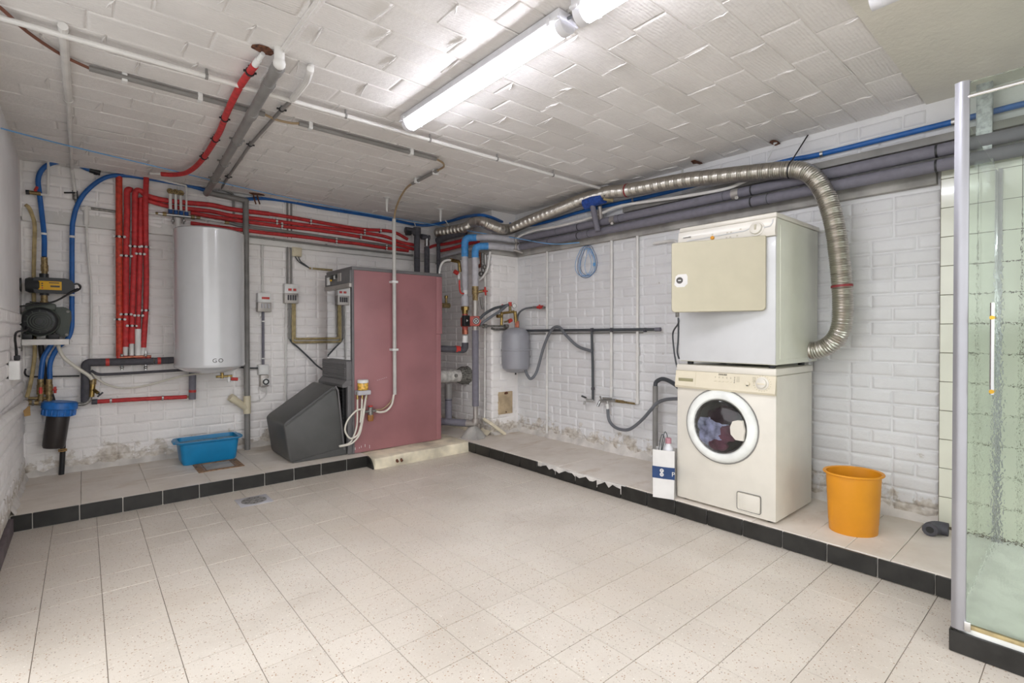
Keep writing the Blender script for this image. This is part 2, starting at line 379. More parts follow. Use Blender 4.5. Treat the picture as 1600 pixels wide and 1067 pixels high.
def lay(parent,items,limit,name,stuffname,mt):
    """items: (point, facing, mesh); the nearest in view become parts, the others one stuff part"""
    it=sorted(items,key=lambda q:-seen(q[0]))
    for p,f,me in it[:limit]:
        if not seen(p): break
        o=link(name,me,V(p),parent); o.rotation_euler=ROT[f].to_euler()
    rest=[q for k,q in enumerate(it) if k>=limit or not seen(q[0])]
    if rest:
        bm=bmesh.new()
        for p,f,me in rest:
            a=len(bm.verts); bm.from_mesh(me); bm.verts.ensure_lookup_table()
            bmesh.ops.transform(bm,matrix=Matrix.Translation(V(p))@ROT[f],verts=bm.verts[a:])
        me=bpy.data.meshes.new(stuffname); bm.to_mesh(me); bm.free(); me.materials.append(MATS[mt]); me.shade_smooth(); me.set_sharp_from_angle(angle=.3 if mt=='terrazzo' else 1.1)
        o=link(stuffname,me,(0,0,0),parent); o['kind']='stuff'
CRS=.079
STR=[piece_mesh(.203,.072,.0042,.007,.0026,name='brick') for _ in range(7)]
HDR=[piece_mesh(.098,.072,.0042,.007,.0026,2,2,name='brick') for _ in range(5)]
STR2=[piece_mesh(.203,.072,.0042,.007,.0026,name='brick',mt='dimmed_brick_paint') for _ in range(7)]
HDR2=[piece_mesh(.098,.072,.0042,.007,.0026,2,2,name='brick',mt='dimmed_brick_paint') for _ in range(5)]
def brick_run(s0,s1,z0,z1,fn,facing,seed,H=HDR,S=STR):
    random.seed(seed); out=[]; row=0; z=z0+CRS/2
    while z<z1-.02:
        s=s0; k=0
        while s<s1:
            hd=random.random()<.36 if k else row%2; k+=1; L=.105 if hd else .21
            c=s+L/2
            if c-L/2>s0-.06 and c+L/2<s1+.03: out.append((fn(c+random.uniform(-.003,.003),z+random.uniform(-.002,.002)),facing,random.choice(H if hd else S)))
            s+=L
        z+=CRS; row+=1
    return out
ZL=1.94
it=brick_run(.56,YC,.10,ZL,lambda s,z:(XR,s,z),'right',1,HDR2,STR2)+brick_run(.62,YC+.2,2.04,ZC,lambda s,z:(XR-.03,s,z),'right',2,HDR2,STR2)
lay(wall_right,it,300,'brick','far_bricks','dimmed_brick_paint')
it=brick_run(XL,XC,.10,ZL,lambda s,z:(s,YB,z),'back',3)+brick_run(XL,XC,2.0,ZC,lambda s,z:(s,YB-.035,z),'back',4)
lay(wall_back,it,300,'brick','far_bricks','brick_paint')
it=brick_run(YC,YB,.10,ZC-.3,lambda s,z:(XC,s,z),'right',5)+brick_run(XC,XR,.10,ZL,lambda s,z:(s,YC,z),'back',6)
lay(chimney,it,300,'brick','far_bricks','brick_paint')
it=brick_run(2.4,YB,.10,1.27,lambda s,z:(XL,s,z),'left',8)
lay(wall_left,it,300,'brick','near_bricks','brick_paint')
part('plaster_panel',MB().b2((XL-.01,YL,1.275),(XL+.012,YB-.42,2.335),.006),'panel_paint',wall_left,'smooth grey plaster upper half')
# thicker upper walls and their bare concrete bands
part('upper_wall',slab((XR-.026,YE,2.03),(XR+.02,YC+.05,ZC+.02)),'plain_paint',wall_right,'smooth white band above the pipes')
part('upper_wall',slab((XL-.02,YB-.031,1.985),(XC+.02,YB+.03,ZC+.02)),'brick_paint',wall_back)
mb=MB()
mb.b2((XR-.034,.575,ZL),(XR+.01,YC,2.032),.004); mb.sub(5).rough(.004,14)
struct('trim_1',mb,'trowelled_cement','bare grey cement band on the right wall under the grey pipes')
mb=MB().b2((XL,YB-.040,1.955),(XC,YB+.01,2.05),.008); struct('trim_2',mb,'white_paint','white ledge along the back wall under the red pipes')
mb=MB().b2((XC-.03,YC-.03,ZL),(XR,YB,2.0),.006); struct('trim_3',mb,'trowelled_cement','bare grey cement band round the chimney breast')
# floor tiles
TP=.2; TL=[piece_mesh(.1982,.1982,.0,.0008,.0002,1,1,name='tile',mt='terrazzo') for _ in range(3)]
random.seed(11); it=[]
for i in range(16):
    for j in range(31):
        x=-.246+TP*i+.1-.1; y=4.05-.1-TP*j
        if x>2.82 or y<YE+.1: continue
        if x>2.48 and y<.30: continue
        it.append(((x,y,random.uniform(-.0008,.0006)),'floor',TL[(i*7+j*3)%3]))
lay(floor,it,300,'tile','unseen_tiles','terrazzo')
# ceiling blocks, brush-painted, rows along X
BL=[piece_mesh(.326,.156,.0022,.003,.0012,4,2,name='block',mt='ceiling_paint') for _ in range(8)]
random.seed(21); it=[]
for j in range(29):
    y=.70+.16*j
    if y>YB: break
    off=random.uniform(0,.33)
    for i in range(14):
        x=XL-.2+off+.33*i
        if XL-.05<x<XR+.05: it.append(((x,y,ZC+random.uniform(-.0006,.0010)),'ceil',random.choice(BL)))
lay(ceiling,it,300,'block','far_blocks','ceiling_paint')
rd=MB()
for p,f,me in it:
    if random.random()<.62:
        x=p[0]+.165; y=p[1]-.075; L=random.uniform(.05,.15); k=random.uniform(-.012,.012)
        pts=[(x+k*t*3+random.uniform(-.004,.004),y+L*t,ZC-.005) for t in (0,.3,.6,1)]
        rd.tube(pts,.004,5,rf=lambda i:(.001,.0045,.003,.001)[i])
    if random.random()<.3:
        x=p[0]-.16; y=p[1]+.08; L=random.uniform(.15,.33)
        rd.tube([(x+L*t,y+random.uniform(-.002,.002),ZC-.004) for t in (0,.35,.7,1)],.003,5,rf=lambda i:(.001,.003,.0028,.001)[i])
part('mortar_ridges',rd,'ceiling_paint',ceiling,'ridges of squeezed mortar under the paint','stuff')
part('smooth_panel',slab((2.15,YE,ZC-.010),(XR+.02,.622,ZC+.02)),'smooth_ceiling',ceiling,'smooth beige-grey plastered part of the ceiling')
part('smooth_panel',slab((XL-.05,YE,ZC-.006),(2.15,.60,ZC+.02)),'ceiling_paint',ceiling)
for (x,y,z_),a,b in (((0.61,2.385,2.39),.045,.7),((3.448,1.388,2.39),.05,.5),((3.41,1.921,2.39),.05,.6),((1.188,4.902,2.39),.06,.4)):
    m=MB().lathe([(0.001,.006),(a,.004),(a*1.1,0),(a,-.002)],(x,y,ZC-.008),n=9,sy=b); m.rough(.012,40); part('rust_patch',m,'rust',ceiling,'rusty hole in the ceiling')

# left platform with its black tile kerb
def kerb(parent,fn,s0,s1,pitch,z1,chip=None):
    s=s0
    while s<s1-.02:
        e=min(s+pitch-.006,s1-.002) 
        m=MB()
        if chip and chip[0]<(s+e)/2<chip[1]:
            n=6; top=[(s+(e-s)*i/n, z1-random.uniform(.006,.045)) for i in range(n+1)]
            poly=[fn(s,0,.004)]+[fn(a,0,b) for a,b in top]+[fn(e,0,.004)]
            nv=V(fn(0,1,0))-V(fn(0,0,0)); m.prism([V(p)-nv*.004 for p in poly],nv*.014)
        else:
            m.b2(fn(s,-.004,.004),fn(e,.010,z1),.002,1)
        part('kerb_tile',m,'black_tile',parent); s+=pitch
pl=struct('trim_4',slab((XL-.02,4.05,-.05),(1.84,YB+.02,ZP-.006)),'grout_pale','raised concrete platform along the back wall with black tile kerb')
random.seed(5)
for i,x in enumerate((XL,-.02,.33,.68,1.03,1.38)):
    x1=(XL,-.02,.33,.68,1.03,1.38,1.84)[i+1]
    for y0,y1 in ((4.055,4.40),(4.40,4.75),(4.75,YB)):
        part('slab_tile',MB().b2((x+.001,y0+.001,.06),(x1-.0012,y1-.001,ZP+random.uniform(-.001,.001)),.0015,1),'screed',pl)
kerb(pl,lambda s,d,z:(s,4.05-d,z),XL+.005,-.235,.2,ZP); kerb(pl,lambda s,d,z:(s,4.05-d,z),-.232,1.835,.2095,ZP)
# boiler plinth of rough plaster
mb=MB().b2((1.845,3.925,-.02),(2.815,YB,ZP),.012); mb.sub(7).rough(.010,7).rough(.004,25)
pln=struct('trim_5',mb,'plinth_plaster','rough yellowish plastered plinth under the boiler')
part('kerb_tile',MB().prism([(1.838,4.04,.003),(1.838,3.93,.003),(1.838,3.955,.05),(1.838,3.99,.08),(1.838,4.04,ZP)],(-.012,0,0)),'black_tile',pln,'broken black tile at the left end')
for x in (2.045,2.085):
    part('weep_pipe',MB().cyl((x,3.93,.05),(x,3.91,.035),.011).rough(.003,60),'rust',pln,'dark rusty stub')
# right platform
pr_=struct('trim_6',slab((2.815,.34,-.05),(XR+.02,YB,ZP-.006)),'grout_pale','raised concrete platform along the right wall with black tile kerb')
ys=[.345,.62,.80,.97,1.25,1.9,2.75,YC]
for a,b in zip(ys,ys[1:]):
    part('slab_tile',MB().b2((2.817,a+.0012,.06),(XR,b-.0012,ZP+random.uniform(-.001,.001)),.002,1),'screed',pr_)
part('slab_tile',MB().b2((2.817,YC,.06),(XC+.05,YB,ZP),.002,1),'screed',pr_)
random.seed(9)
kerb(pr_,lambda s,d,z:(2.81-d,s,z),.348,.458,.2095,ZP-.004); kerb(pr_,lambda s,d,z:(2.81-d,s,z),.46,3.94,.2095,ZP-.004,(2.05,3.0))
mb=MB().b2((2.803,2.1,.03),(2.83,2.92,ZP-.002),.003); mb.sub(6).rough(.006,30); part('broken_mortar',mb,'mortar_white',pr_,'crumbled white mortar where kerb tiles broke off')
# crumbling mortar fillets at the foot of the walls
def fillet(par,a,b,nrm,h,d,mt='mortar_white'):
    a,b,nv=V(a),V(b),V(nrm); n=max(4,int((b-a).length/.05)); m=MB(); rg=[]
    for i in range(n+1):
        p=a.lerp(b,i/n); k=.6+.6*random.random()
        rg.append([m.bm.verts.new(p+q) for q in (V((0,0,-.01)),nv*d*k+V((0,0,-.01)),nv*d*.55*k+V((0,0,h*.4*k)),V((0,0,h*k)))])
    m.skin(rg,False); part('mortar_fillet',m.rough(.004,40),mt,par)
fillet(pr_,(XR,.56,ZP),(XR,YC,ZP),(-1,0,0),.07,.035); fillet(pl,(XL,YB,ZP),(1.8,YB,ZP),(0,-1,0),.05,.045)
fillet(pl,(XL,4.06,ZP),(XL,YB,ZP),(1,0,0),.05,.03); fillet(pr_,(XC,YC,ZP),(XR,YC,ZP),(0,-1,0),.03,.05); fillet(pr_,(XC,YC,ZP),(XC,YB,ZP),(-1,0,0),.05,.08,'plinth_plaster')
struct('baseboard_left',MB().b2((XL-.01,YL,.0),(XL+.018,4.04,.085),.004),'skirting_dark','dark skirting along the foot of the left wall')
# glazed wall tiles of the shower corner
tw=struct('trim_7',slab((XR-.028,YE,.05),(XR+.02,.560,2.03)),'joint_brown','pale yellow-green glazed wall tiling behind the shower')
for i in range(10):
    for j in range(13):
        y1=.557-.154*i; y0=y1-.151; z1=2.030-.154*j-.074; z0=max(z1-.151,.1)
        if j==0: part('wall_tile',MB().b2((XR-.034,y0,z1+.003),(XR-.02,y1,2.03),.0015,1),'wall_tile',tw)
        if z1-z0>.02: part('wall_tile',MB().b2((XR-.034,y0,z0),(XR-.02,y1,z1),.0015,1),'wall_tile',tw)
# ------------------------------------------------------------ big appliances
def rr(cx,cy,w,d,r,z,k=5):
    out=[]
    for (sx,sy,a0) in ((1,1,0),(-1,1,90),(-1,-1,180),(1,-1,270)):
        for i in range(k+1):
            a=math.radians(a0+90*i/k); out.append(V((cx+sx*(w/2-r)+r*math.cos(a),cy+sy*(d/2-r)+r*math.sin(a),z)))
    return out
def loft(mb,rings,cap0=True,cap1=True):
    rg=[[mb.bm.verts.new(p) for p in r] for r in rings]; mb.skin(rg)
    if cap0: mb.bm.faces.new(rg[0][::-1])
    if cap1: mb.bm.faces.new(rg[-1])
    return mb
# washing machine, its front towards -X
WX,WY0,WY1=2.850,1.137,1.735
wm=thing('washing_machine','cream front-loading washing machine standing under the tumble dryer','washing machine',(3.1,1.436,ZP))
part('body',MB().b2((WX+.002,WY0,ZP+.012),(3.375,WY1,.905),.008),'appliance_cream',wm)
part('lid',MB().b2((WX-.004,WY0-.002,.905),(3.385,WY1+.002,.945),.008),'appliance_cream',wm)
part('control_panel',MB().prism([(WX+.004,WY0-.002,.907),(WX-.006,WY0-.002,.905),(WX-.020,WY0-.002,.812),(WX-.012,WY0-.002,.800),(WX+.004,WY0-.002,.798)],(0,WY1-WY0+.004,0)),'panel_cream',wm,'sloping control panel in yellowed cream')
part('detergent_drawer',MB().prism([(WX-.009,1.60,.900),(WX-.022,1.60,.815),(WX-.010,1.60,.815),(WX,1.60,.900)],(0,.128,0)),'panel_cream',wm)
part('drawer_grip',MB().b2((WX-.0205,1.615,.842),(WX-.012,1.712,.861),.002),'olive_grip',wm,'olive recessed grip')
def onp(y,z): return (WX-.006-(.905-z)/.093*.014-.0015,y,z)
dl=part('programme_dial',MB().lathe([(.036,0),(.036,.004),(.027,.006),(.025,.018),(.021,.020)],V(onp(1.205,.862))+V((.002,0,0)),(-1,0,.14),20),'appliance_cream',wm)
part('pointer',MB().box(V(onp(1.205,.862))+V((-.018,0,0)),(.006,.040,.008),.001),'panel_cream',dl)
tk=MB()
for i in range(20):
    a=2*PI*i/20; tk.box(onp(1.205+.046*math.cos(a),.862+.042*math.sin(a)),(.001,.004,.004))
part('dial_marks',tk,'pale_print',wm)
part('temperature_dial',MB().lathe([(.012,0),(.011,.010),(.009,.012)],V(onp(1.283,.856))+V((.002,0,0)),(-1,0,.14),14),'panel_cream',wm)
part('pointer',MB().box(V(onp(1.283,.846))+V((-.008,0,0)),(.003,.010,.005)),'dark_print',wm)
for i in range(5):
    part('button',MB().box(onp(1.475-.023*i,.858),(.004,.013,.006),.001),'panel_cream',wm)
    part('symbol',MB().box(onp(1.475-.023*i,.880),(.0008,.005,.009)),'pale_print',wm)
for i in range(4): part('indicator',MB().box(onp(1.360,.886-.010*i),(.001,.004,.004)),'dark_print',wm)
for k,(y,z,h) in enumerate(((1.70,.885,.03),(1.665,.885,.026),(1.63,.888,.02),(1.34,.88,.016),(1.25,.885,.01))):
    m=MB()
    for i in range(4): m.box(onp(y,z-.008*i+.008),(.0008,.018,.0028))
    part('printed_lines',m,'pale_print',wm)
text('ZANUSSI',.013,V(onp(1.432,.897))+V((-.001,0,0)),FACE_NX,'dark_print',wm)
# porthole door
DY,DZ=1.447,.592
dr=part('door',MB().lathe([(.158,-.006),(.158,.016),(.166,.026),(.185,.030),(.205,.022),(.214,.008),(.215,0)],(WX+.002,DY,DZ),(-1,0,0),48),'tray_white',wm,'round white porthole door')
bm_=bmesh.new(); bm_.from_mesh(dr.data)
bmesh.ops.delete(bm_,geom=[f for f in bm_.faces if len(f.verts)>20],context='FACES'); bm_.to_mesh(dr.data); bm_.free()
part('door_gasket',MB().torus((WX+.0,DY,DZ),(-1,0,0),.218,.004,48,6),'grey_pvc',wm)
dm=MB().lathe([(.157,.020),(.150,.012),(.148,.004),(.146,.001)],(WX,DY,DZ),(-1,0,0),40,cap=False); part('door_rim',dm,'dull_steel',dr)
part('porthole_glass',MB().lathe([(.149,.012),(.12,.028),(.06,.038),(0,.041)],(WX-.003,DY,DZ),(-1,0,0),36),'porthole_glass',dr)
part('door_handle',MB().prism([(WX-.025,DY-.118,DZ+.055),(WX-.025,DY-.09,DZ+.045),(WX-.025,DY-.076,DZ+.01),(WX-.025,DY-.080,DZ-.03),(WX-.025,DY-.108,DZ-.058),(WX-.025,DY-.150,DZ-.058),(WX-.025,DY-.158,DZ),(WX-.025,DY-.146,DZ+.055)],(-.018,0,0)),'appliance_cream',dr,'cream latch handle')
part('drum_back',MB().lathe([(.148,-.001),(.147,0)],(WX-.001,DY,DZ),(-1,0,0),32),'drum_dark',wm)
random.seed(3)
for nm,mt,y,z,a,b,c in (('laundry','laundry_blue',.03,-.03,.1,.075,0),('laundry','laundry_plum',-.035,-.035,.075,.05,-.4),('laundry','laundry_dark',-.02,.06,.085,.05,-.3),('laundry','laundry_blue',.075,-.05,.05,.07,.3),('laundry','laundry_plum',.01,-.105,.06,.035,0)):
    m=MB().ball((0,0,0),1,20,12); m.rough(.34,2.2).rough(.16,5)
    bmesh.ops.transform(m.bm,matrix=Matrix.Translation((WX-.008,DY+y,DZ+z))@Matrix.Rotation(c,4,'X')@Matrix.Diagonal((.016,a,b,1)),verts=m.bm.verts[:])
    part(nm,m,mt,wm,{'laundry_blue':'crumpled blue-white laundry','laundry_plum':'plum coloured laundry','laundry_dark':'dark laundry'}[mt])
fl=part('filter_flap',MB().b2((WX-.003,1.217,.135),(WX+.004,1.345,.232),.010,3),'appliance_cream',wm)
part('flap_joint',MB().b2((WX-.0008,1.214,.132),(WX+.004,1.348,.235),.011,3),'grey_pvc',wm)
for y in (1.18,1.69): part('foot',MB().cyl((2.9,y,ZP),(2.9,y,ZP+.016),.02),'black_rubber',wm)
for y in (1.18,1.69): part('foot',MB().cyl((3.32,y,ZP),(3.32,y,ZP+.016),.02),'black_rubber',wm)

# tumble dryer on top
TZ=.965
td=thing('tumble_dryer','white tumble dryer with cream door ajar, stacked on the washing machine','tumble dryer',(3.1,1.436,.945))
part('body',MB().b2((WX,WY0,TZ),(3.46,1.715,1.765),.006),'appliance_side',td)
part('front_panel',MB().b2((WX-.006,WY0+.002,TZ+.004),(WX+.006,1.713,1.665),.004),'appliance_white',td)
part('lid',MB().b2((WX-.008,WY0-.003,1.765),(3.485,1.718,1.795),.010),'appliance_cream',td)
part('side_rib',MB().b2((2.895,WY0-.003,TZ+.03),(3.40,WY0+.003,1.73),.0025),'appliance_side',td)
for y in (1.18,1.67):
    part('foot',MB().cyl((2.90,y,.945),(2.90,y,TZ+.002),.018),'black_rubber',td)
    part('foot',MB().cyl((3.32,y,.945),(3.32,y,TZ+.002),.018),'black_rubber',td)
part('control_panel',MB().prism([(WX+.004,WY0-.001,1.768),(WX-.012,WY0-.001,1.764),(WX-.026,WY0-.001,1.690),(WX-.020,WY0-.001,1.668),(WX+.004,WY0-.001,1.664)],(0,.58,0)),'appliance_cream',td,'cream control panel bulging forward')
def onq(y,z): return (WX-.012-(1.764-z)/.074*.014-.001,y,z)
m=MB()
pts=[(1.655,1.704),(1.45,1.709),(1.30,1.713),(1.275,1.722)]
for a,b in zip(pts,pts[1:]): m.cyl(onq(*a),onq(*b),.003,n=6)
pts=[(1.195,1.716),(1.162,1.718),(1.152,1.735),(1.150,1.755)]
for a,b in zip(pts,pts[1:]): m.cyl(onq(*a),onq(*b),.003,n=6)
part('trim_line',m,'appliance_white',td,'raised white line')
d2=part('timer_dial',MB().lathe([(.041,0),(.041,.003),(.033,.005),(.031,.016),(.027,.018)],V(onq(1.235,1.715))+V((.002,0,0)),(-1,0,.18),24),'appliance_cream',td)
part('pointer',MB().box(V(onq(1.235,1.722))+V((-.0175,0,0)),(.003,.012,.03),.001),'pale_print',d2)
part('start_button',MB().lathe([(.0115,0),(.011,.007),(.008,.009)],onq(1.487,1.700),(-1,0,.18),16),'orange_button',td,'orange start button')
for y,z in ((1.40,1.718),(1.378,1.718),(1.402,1.690),(1.38,1.690),(1.34,1.692),(1.325,1.728),(1.49,1.722)):
    part('symbol',MB().box(onq(y,z),(.0008,.010,.007)),'pale_print',td)
m=MB()
for i in range(8): m.box(onq(1.66-.022*i,1.680),(.0008,.012,.005))
part('printed_scale',m,'pale_print',td)
text('ZANUSSI',.013,V(onq(1.655,1.727))+V((-.001,0,0)),FACE_NX,'dark_print',td)
# opening behind the door and the door swung open on its right hinges
part('drum_opening',MB().lathe([(.17,0),(.17,.004),(.15,.005)],(WX-.004,1.46,1.46),(-1,0,0),32),'drum_dark',td)
ha=V((WX-.012,1.186,0)); he=V((2.662,1.655,0)); dv=(he-ha).normalized(); nv=V((-dv.y,dv.x,0)); nv=nv if nv.x<0 else -nv
W_=(he-ha).length
m=MB(); ring0=[]
def dpt(s,z,d): return ha+dv*s+nv*d+V((0,0,z))
out=[]
z0,z1,r_=1.262,1.672,.022
for cx,cz,a0 in ((W_-r_,z1-.008,0),(r_,z1-.008,90),(r_,z0+r_,180),(W_-r_,z0+r_,270)):
    q=.008 if a0<180 else r_
    cx=W_-q if a0 in (0,270) else q
    for i in range(6):
        a=math.radians(a0+18*i); out.append((cx+q*math.cos(a),cz+q*math.sin(a)))
cs,cz_=W_/2,(z0+z1)/2
def off(k,d): return [dpt(cs+(s-cs)*k,cz_+(z-cz_)*k,d) for s,z in out]
loft(m,[off(.97,-.022),off(1,-.016),off(1,.010),off(.985,.018)])
door=part('door',m,'cream_panel',td,'yellowed cream door, swung ajar')
FD=Matrix((-dv,V((0,0,1)),nv)).transposed()
sq=[(W_-.018-.075*a,1.447+.075*(b-.5)) for a,b in ((0,.2),(.1,.85),(.3,1),(.9,1),(1,.8),(1,.25),(.75,0),(.2,0))]
part('sticker',MB().prism([dpt(s,z,.0175) for s,z in sq],nv*.0012),'paper_white',door,'white sticker')
part('sticker_disc',MB().lathe([(.019,0),(.019,.0008)],dpt(W_-.048,1.449,.0187),nv,20),'dark_print',door)
part('sticker_mark',MB().box(dpt(W_-.048,1.449,.0197),(.003,.016,.006),0,rotz(math.atan2(dv.y,dv.x)-PI/2)),'paper_white',door)
part('catch',MB().box(dpt(W_-.03,z0-.012,-.01),(.012,.02,.03),.002),'dull_steel',door)
part('exhaust_collar',MB().lathe([(.062,0),(.062,.012),(.056,.016),(.056,.03)],(3.335,1.164,1.027),(0,-1,0),24),'appliance_white',td,'white exhaust collar')

# water heater
hx,hy,hr=.795,4.758,.2505
wh=thing('water_heater','tall white cylindrical water heater hung on the back wall','water heater',(hx,hy,.80))
part('tank_body',MB().lathe([(.0,1.985),(.15,1.985),(.235,1.978),(.252,1.965),(hr,1.945),(hr,.895),(.253,.885)],(hx,hy,0),n=56),'tank_white',wh)
part('bottom_rim',MB().lathe([(hr+.002,.895),(hr+.003,.885),(.250,.872),(.246,.870)],(hx,hy,0),n=56),'tank_white',wh)
part('bottom_cap',MB().lathe([(.246,.875),(.225,.858),(.17,.832),(.10,.818),(0,.812)],(hx,hy,0),n=48),'tank_white',wh)
part('wall_bracket',MB().b2((hx-.16,4.97,1.78),(hx+.16,5.048,1.84),.004).b2((hx-.16,4.97,1.02),(hx+.16,5.048,1.08),.004),'white_paint',wh)
for s,a in (('G',-.017),('O',.017)):
    va=V((hx,hy,0)); dirc=(V((0,0,0))-va); dirc.z=0; dirc.normalize(); th=math.atan2(dirc.y,dirc.x)+.20+a/hr*1.25
    nn=V((math.cos(th),math.sin(th),0)); tt=V((-nn.y,nn.x,0))
    text(s,.046,va+nn*(hr+.0006)+V((0,0,.925)),Matrix((tt,V((0,0,1)),nn)).transposed(),'dark_print',wh)
vl=part('safety_valve',MB().cyl((hx+.075,hy-.05,.815),(hx+.075,hy-.05,.77),.012).cyl((hx+.03,hy-.05,.785),(hx+.15,hy-.05,.785),.010),'brass',wh)
part('valve_knob',MB().cyl((hx+.14,hy-.05,.760),(hx+.19,hy-.05,.755),.014),'red_paint',vl,'red knob')
part('drain_funnel',MB().cyl((hx+.125,hy-.05,.785),(hx+.125,hy-.05,.735),.009,.013),'fitting_white',vl)

# boiler
bx0,bx1,by0,by1,bz1=1.760,2.655,4.176,4.76,1.715
bo=thing('boiler','large maroon floor-standing boiler on a rough plinth','boiler',(2.2,4.45,ZP))
part('side_panel',MB().b2((bx0+.012,by0,ZP+.006),(bx1-.055,by0+.02,bz1-.028),.003),'maroon',bo,'maroon sheet side panel')
part('rear_panel',MB().b2((bx1-.053,by0-.004,1.13),(bx1+.012,by0+.03,bz1-.032),.004),'maroon',bo)
part('rear_panel',MB().b2((bx1-.053,by0+.002,ZP+.008),(bx1,by0+.03,1.127),.003),'maroon',bo)
part('casing',MB().b2((bx0+.03,by0+.015,ZP+.004),(bx1-.006,by1,bz1-.03)),'maroon',bo)
part('top_lid',MB().b2((bx0-.004,by0-.006,bz1-.03),(bx1+.012,by1+.006,bz1),.004),'boiler_grey',bo)
part('corner_post',MB().b2((bx0-.004,by0-.004,ZP+.004),(bx0+.016,by0+.03,bz1-.03),.003),'boiler_grey',bo)
cp=part('control_panel',MB().b2((bx0-.020,by0+.002,1.572),(bx0+.02,by1,bz1-.03),.005),'boiler_grey',bo)
part('strip',MB().b2((bx0-.026,by0,1.535),(bx0+.02,by1,1.572),.004),'silver_strip',bo,'silver strip under the controls')
for y0,y1,z0,z1,mt,nm in ((4.63,4.69,1.585,1.655,'fitting_white','switch'),(4.52,4.62,1.63,1.668,'black_plastic','display'),(4.585,4.61,1.615,1.635,'label_yellow','indicator'),(4.50,4.53,1.63,1.66,'fitting_white','knob'),(4.36,4.43,1.60,1.672,'silver_strip','thermostat'),(4.44,4.485,1.635,1.668,'black_plastic','knob')):
    part(nm,MB().b2((bx0-.030,y0,z0),(bx0-.018,y1,z1),.002),mt,cp)
part('door_panel',MB().b2((bx0,by0+.028,.90),(bx0+.02,by1-.004,1.535)),'mirror',bo,'mirror-bright front panel')
part('door_edge',MB().b2((bx0-.004,by0+.012,.90),(bx0+.006,by0+.034,1.535),.003),'steel',bo)
g1=part('louvre_panel',MB().b2((bx0-.05,by0+.01,.735),(bx0+.02,by1,.90),.006),'boiler_grey',bo,'grey louvred burner cover')
for i in range(7): part('louvre',MB().b2((bx0-.057,by0+.03,.752+.020*i),(bx0-.045,by1-.02,.762+.020*i),.002),'boiler_grey',g1)
part('ledge',MB().prism([(bx0-.05,by0+.01,.735),(bx0-.085,by0+.01,.700),(bx0-.085,by0+.01,.675),(bx0,by0+.01,.675),(bx0,by0+.01,.735)],(0,by1-by0-.01,0)),'boiler_grey',bo)
bb=part('burner',MB().b2((bx0-.055,by0+.09,ZP+.03),(bx0+.02,by1-.02,.676),.004),'burner_black',bo,'black burner compartment')
for i in range(18): part('fin',MB().b2((bx0-.066,by0+.06,.14+.029*i),(bx0-.05,by1-.03,.152+.029*i),.002),'burner_black',bb)
part('side_frame',MB().b2((bx0-.042,by0+.004,ZP+.004),(bx0,by0+.05,.69),.006),'boiler_grey',bo)
m=MB()
for a in range(5): m.box((1.785+.03*a+random.uniform(-.01,.01),by0-.001,.135+random.uniform(-.01,.02)),(.004,.001,random.uniform(.01,.04)))
for a in range(6): m.box((1.99+.017*a,by0-.001,.72+.004*a),(.008,.001,.003))
part('paint_scratches',m,'paper_white',bo,'pale scratches in the maroon paint')
fl_=thing('flue_pipe','pale flue pipe with mineral wool collar behind the boiler','flue pipe',(2.7,4.45,.8))
fa=(2.726,4.45,0.68); fz=fa[2]
part('duct_pipe',MB().lathe([(.064,0),(.066,.1),(.066,.2),(.070,.205),(.070,.215),(.066,.22),(.064,.42)],(2.66,4.45,fz),(1,0,0),24),'flue_white',fl_)
part('insulation',MB().lathe([(.070,0),(.088,.02),(.095,.06),(.09,.10),(.1,.13)],(3.05,4.45,fz),(1,0,0),22).rough(.02,22),'rock_wool',fl_,'ragged grey mineral wool')
part('plug',MB().cyl((2.97,4.39,fz+.01),(2.97,4.378,fz+.01),.02),'dull_steel',fl_)
# boiler hood lying on the platform
pf=[(1.202,.413),(1.225,.440),(1.600,.692),(1.625,.690),(1.640,.664),(1.694,.135),(1.706,.130),(1.708,ZP+.004),(1.262,ZP+.004),(1.244,.125)]
hd=thing('burner_hood','dark grey wedge-shaped burner hood lying in front of the boiler','hood',(1.46,4.45,ZP))
m=MB().prism([(x,4.205,z) for x,z in pf],(0,.50,0))
bmesh.ops.bevel(m.bm,geom=[e for e in m.bm.edges],offset=.014,segments=3,affect='EDGES',profile=.5)
part('shell',m,'hood_grey',hd)
part('front_rim',MB().tube([(1.622,4.206,.690),(1.642,4.202,.655),(1.694,4.202,.14)],.008,8),'boiler_grey',hd)
part('skirt',MB().prism([(1.27,4.199,ZP+.004),(1.27,4.199,ZP+.012),(1.70,4.199,.165),(1.711,4.199,.16),(1.711,4.199,ZP+.004)],(0,.008,0)),'hood_grey',hd)
part('moulding',MB().tube([(1.215,4.201,.405),(1.60,4.201,.668),(1.625,4.201,.66)],.006,8),'hood_grey',hd)

# orange bin, foam elbow, bag, tub
cb=(3.089,0.842,0.095)
bk=thing('waste_bin','yellow-orange plastic bin on the platform by the right wall','bin',cb)
m=MB().lathe([(.098,.002),(.104,.0),(.106,.004),(.108,.05),(.1095,.052),(.120,.300),(.131,.303),(.133,.309),(.129,.313),(.119,.310),(.107,.06),(.104,.008),(0,.007)],cb,n=44,sx=1.06,sy=.92,ref=(.72,-.69,0))
part('shell',m,'bin_orange',bk)
part('rim',MB().lathe([(.131,.303),(.134,.306),(.134,.311),(.131,.314),(.126,.311)],cb,n=44,sx=1.06,sy=.92,ref=(.72,-.69,0),cap=False),'bin_orange',bk)
el=(3.352,0.532,0.12)
m=MB(); ez=.095+.033
q=catmull([V((el[0]-.050,el[1]+.030,ez)),V((el[0]-.015,el[1]+.028,ez)),V((el[0]+.018,el[1]+.008,ez)),V((el[0]+.024,el[1]-.032,ez))],4)
m.tube(q,.033,16)
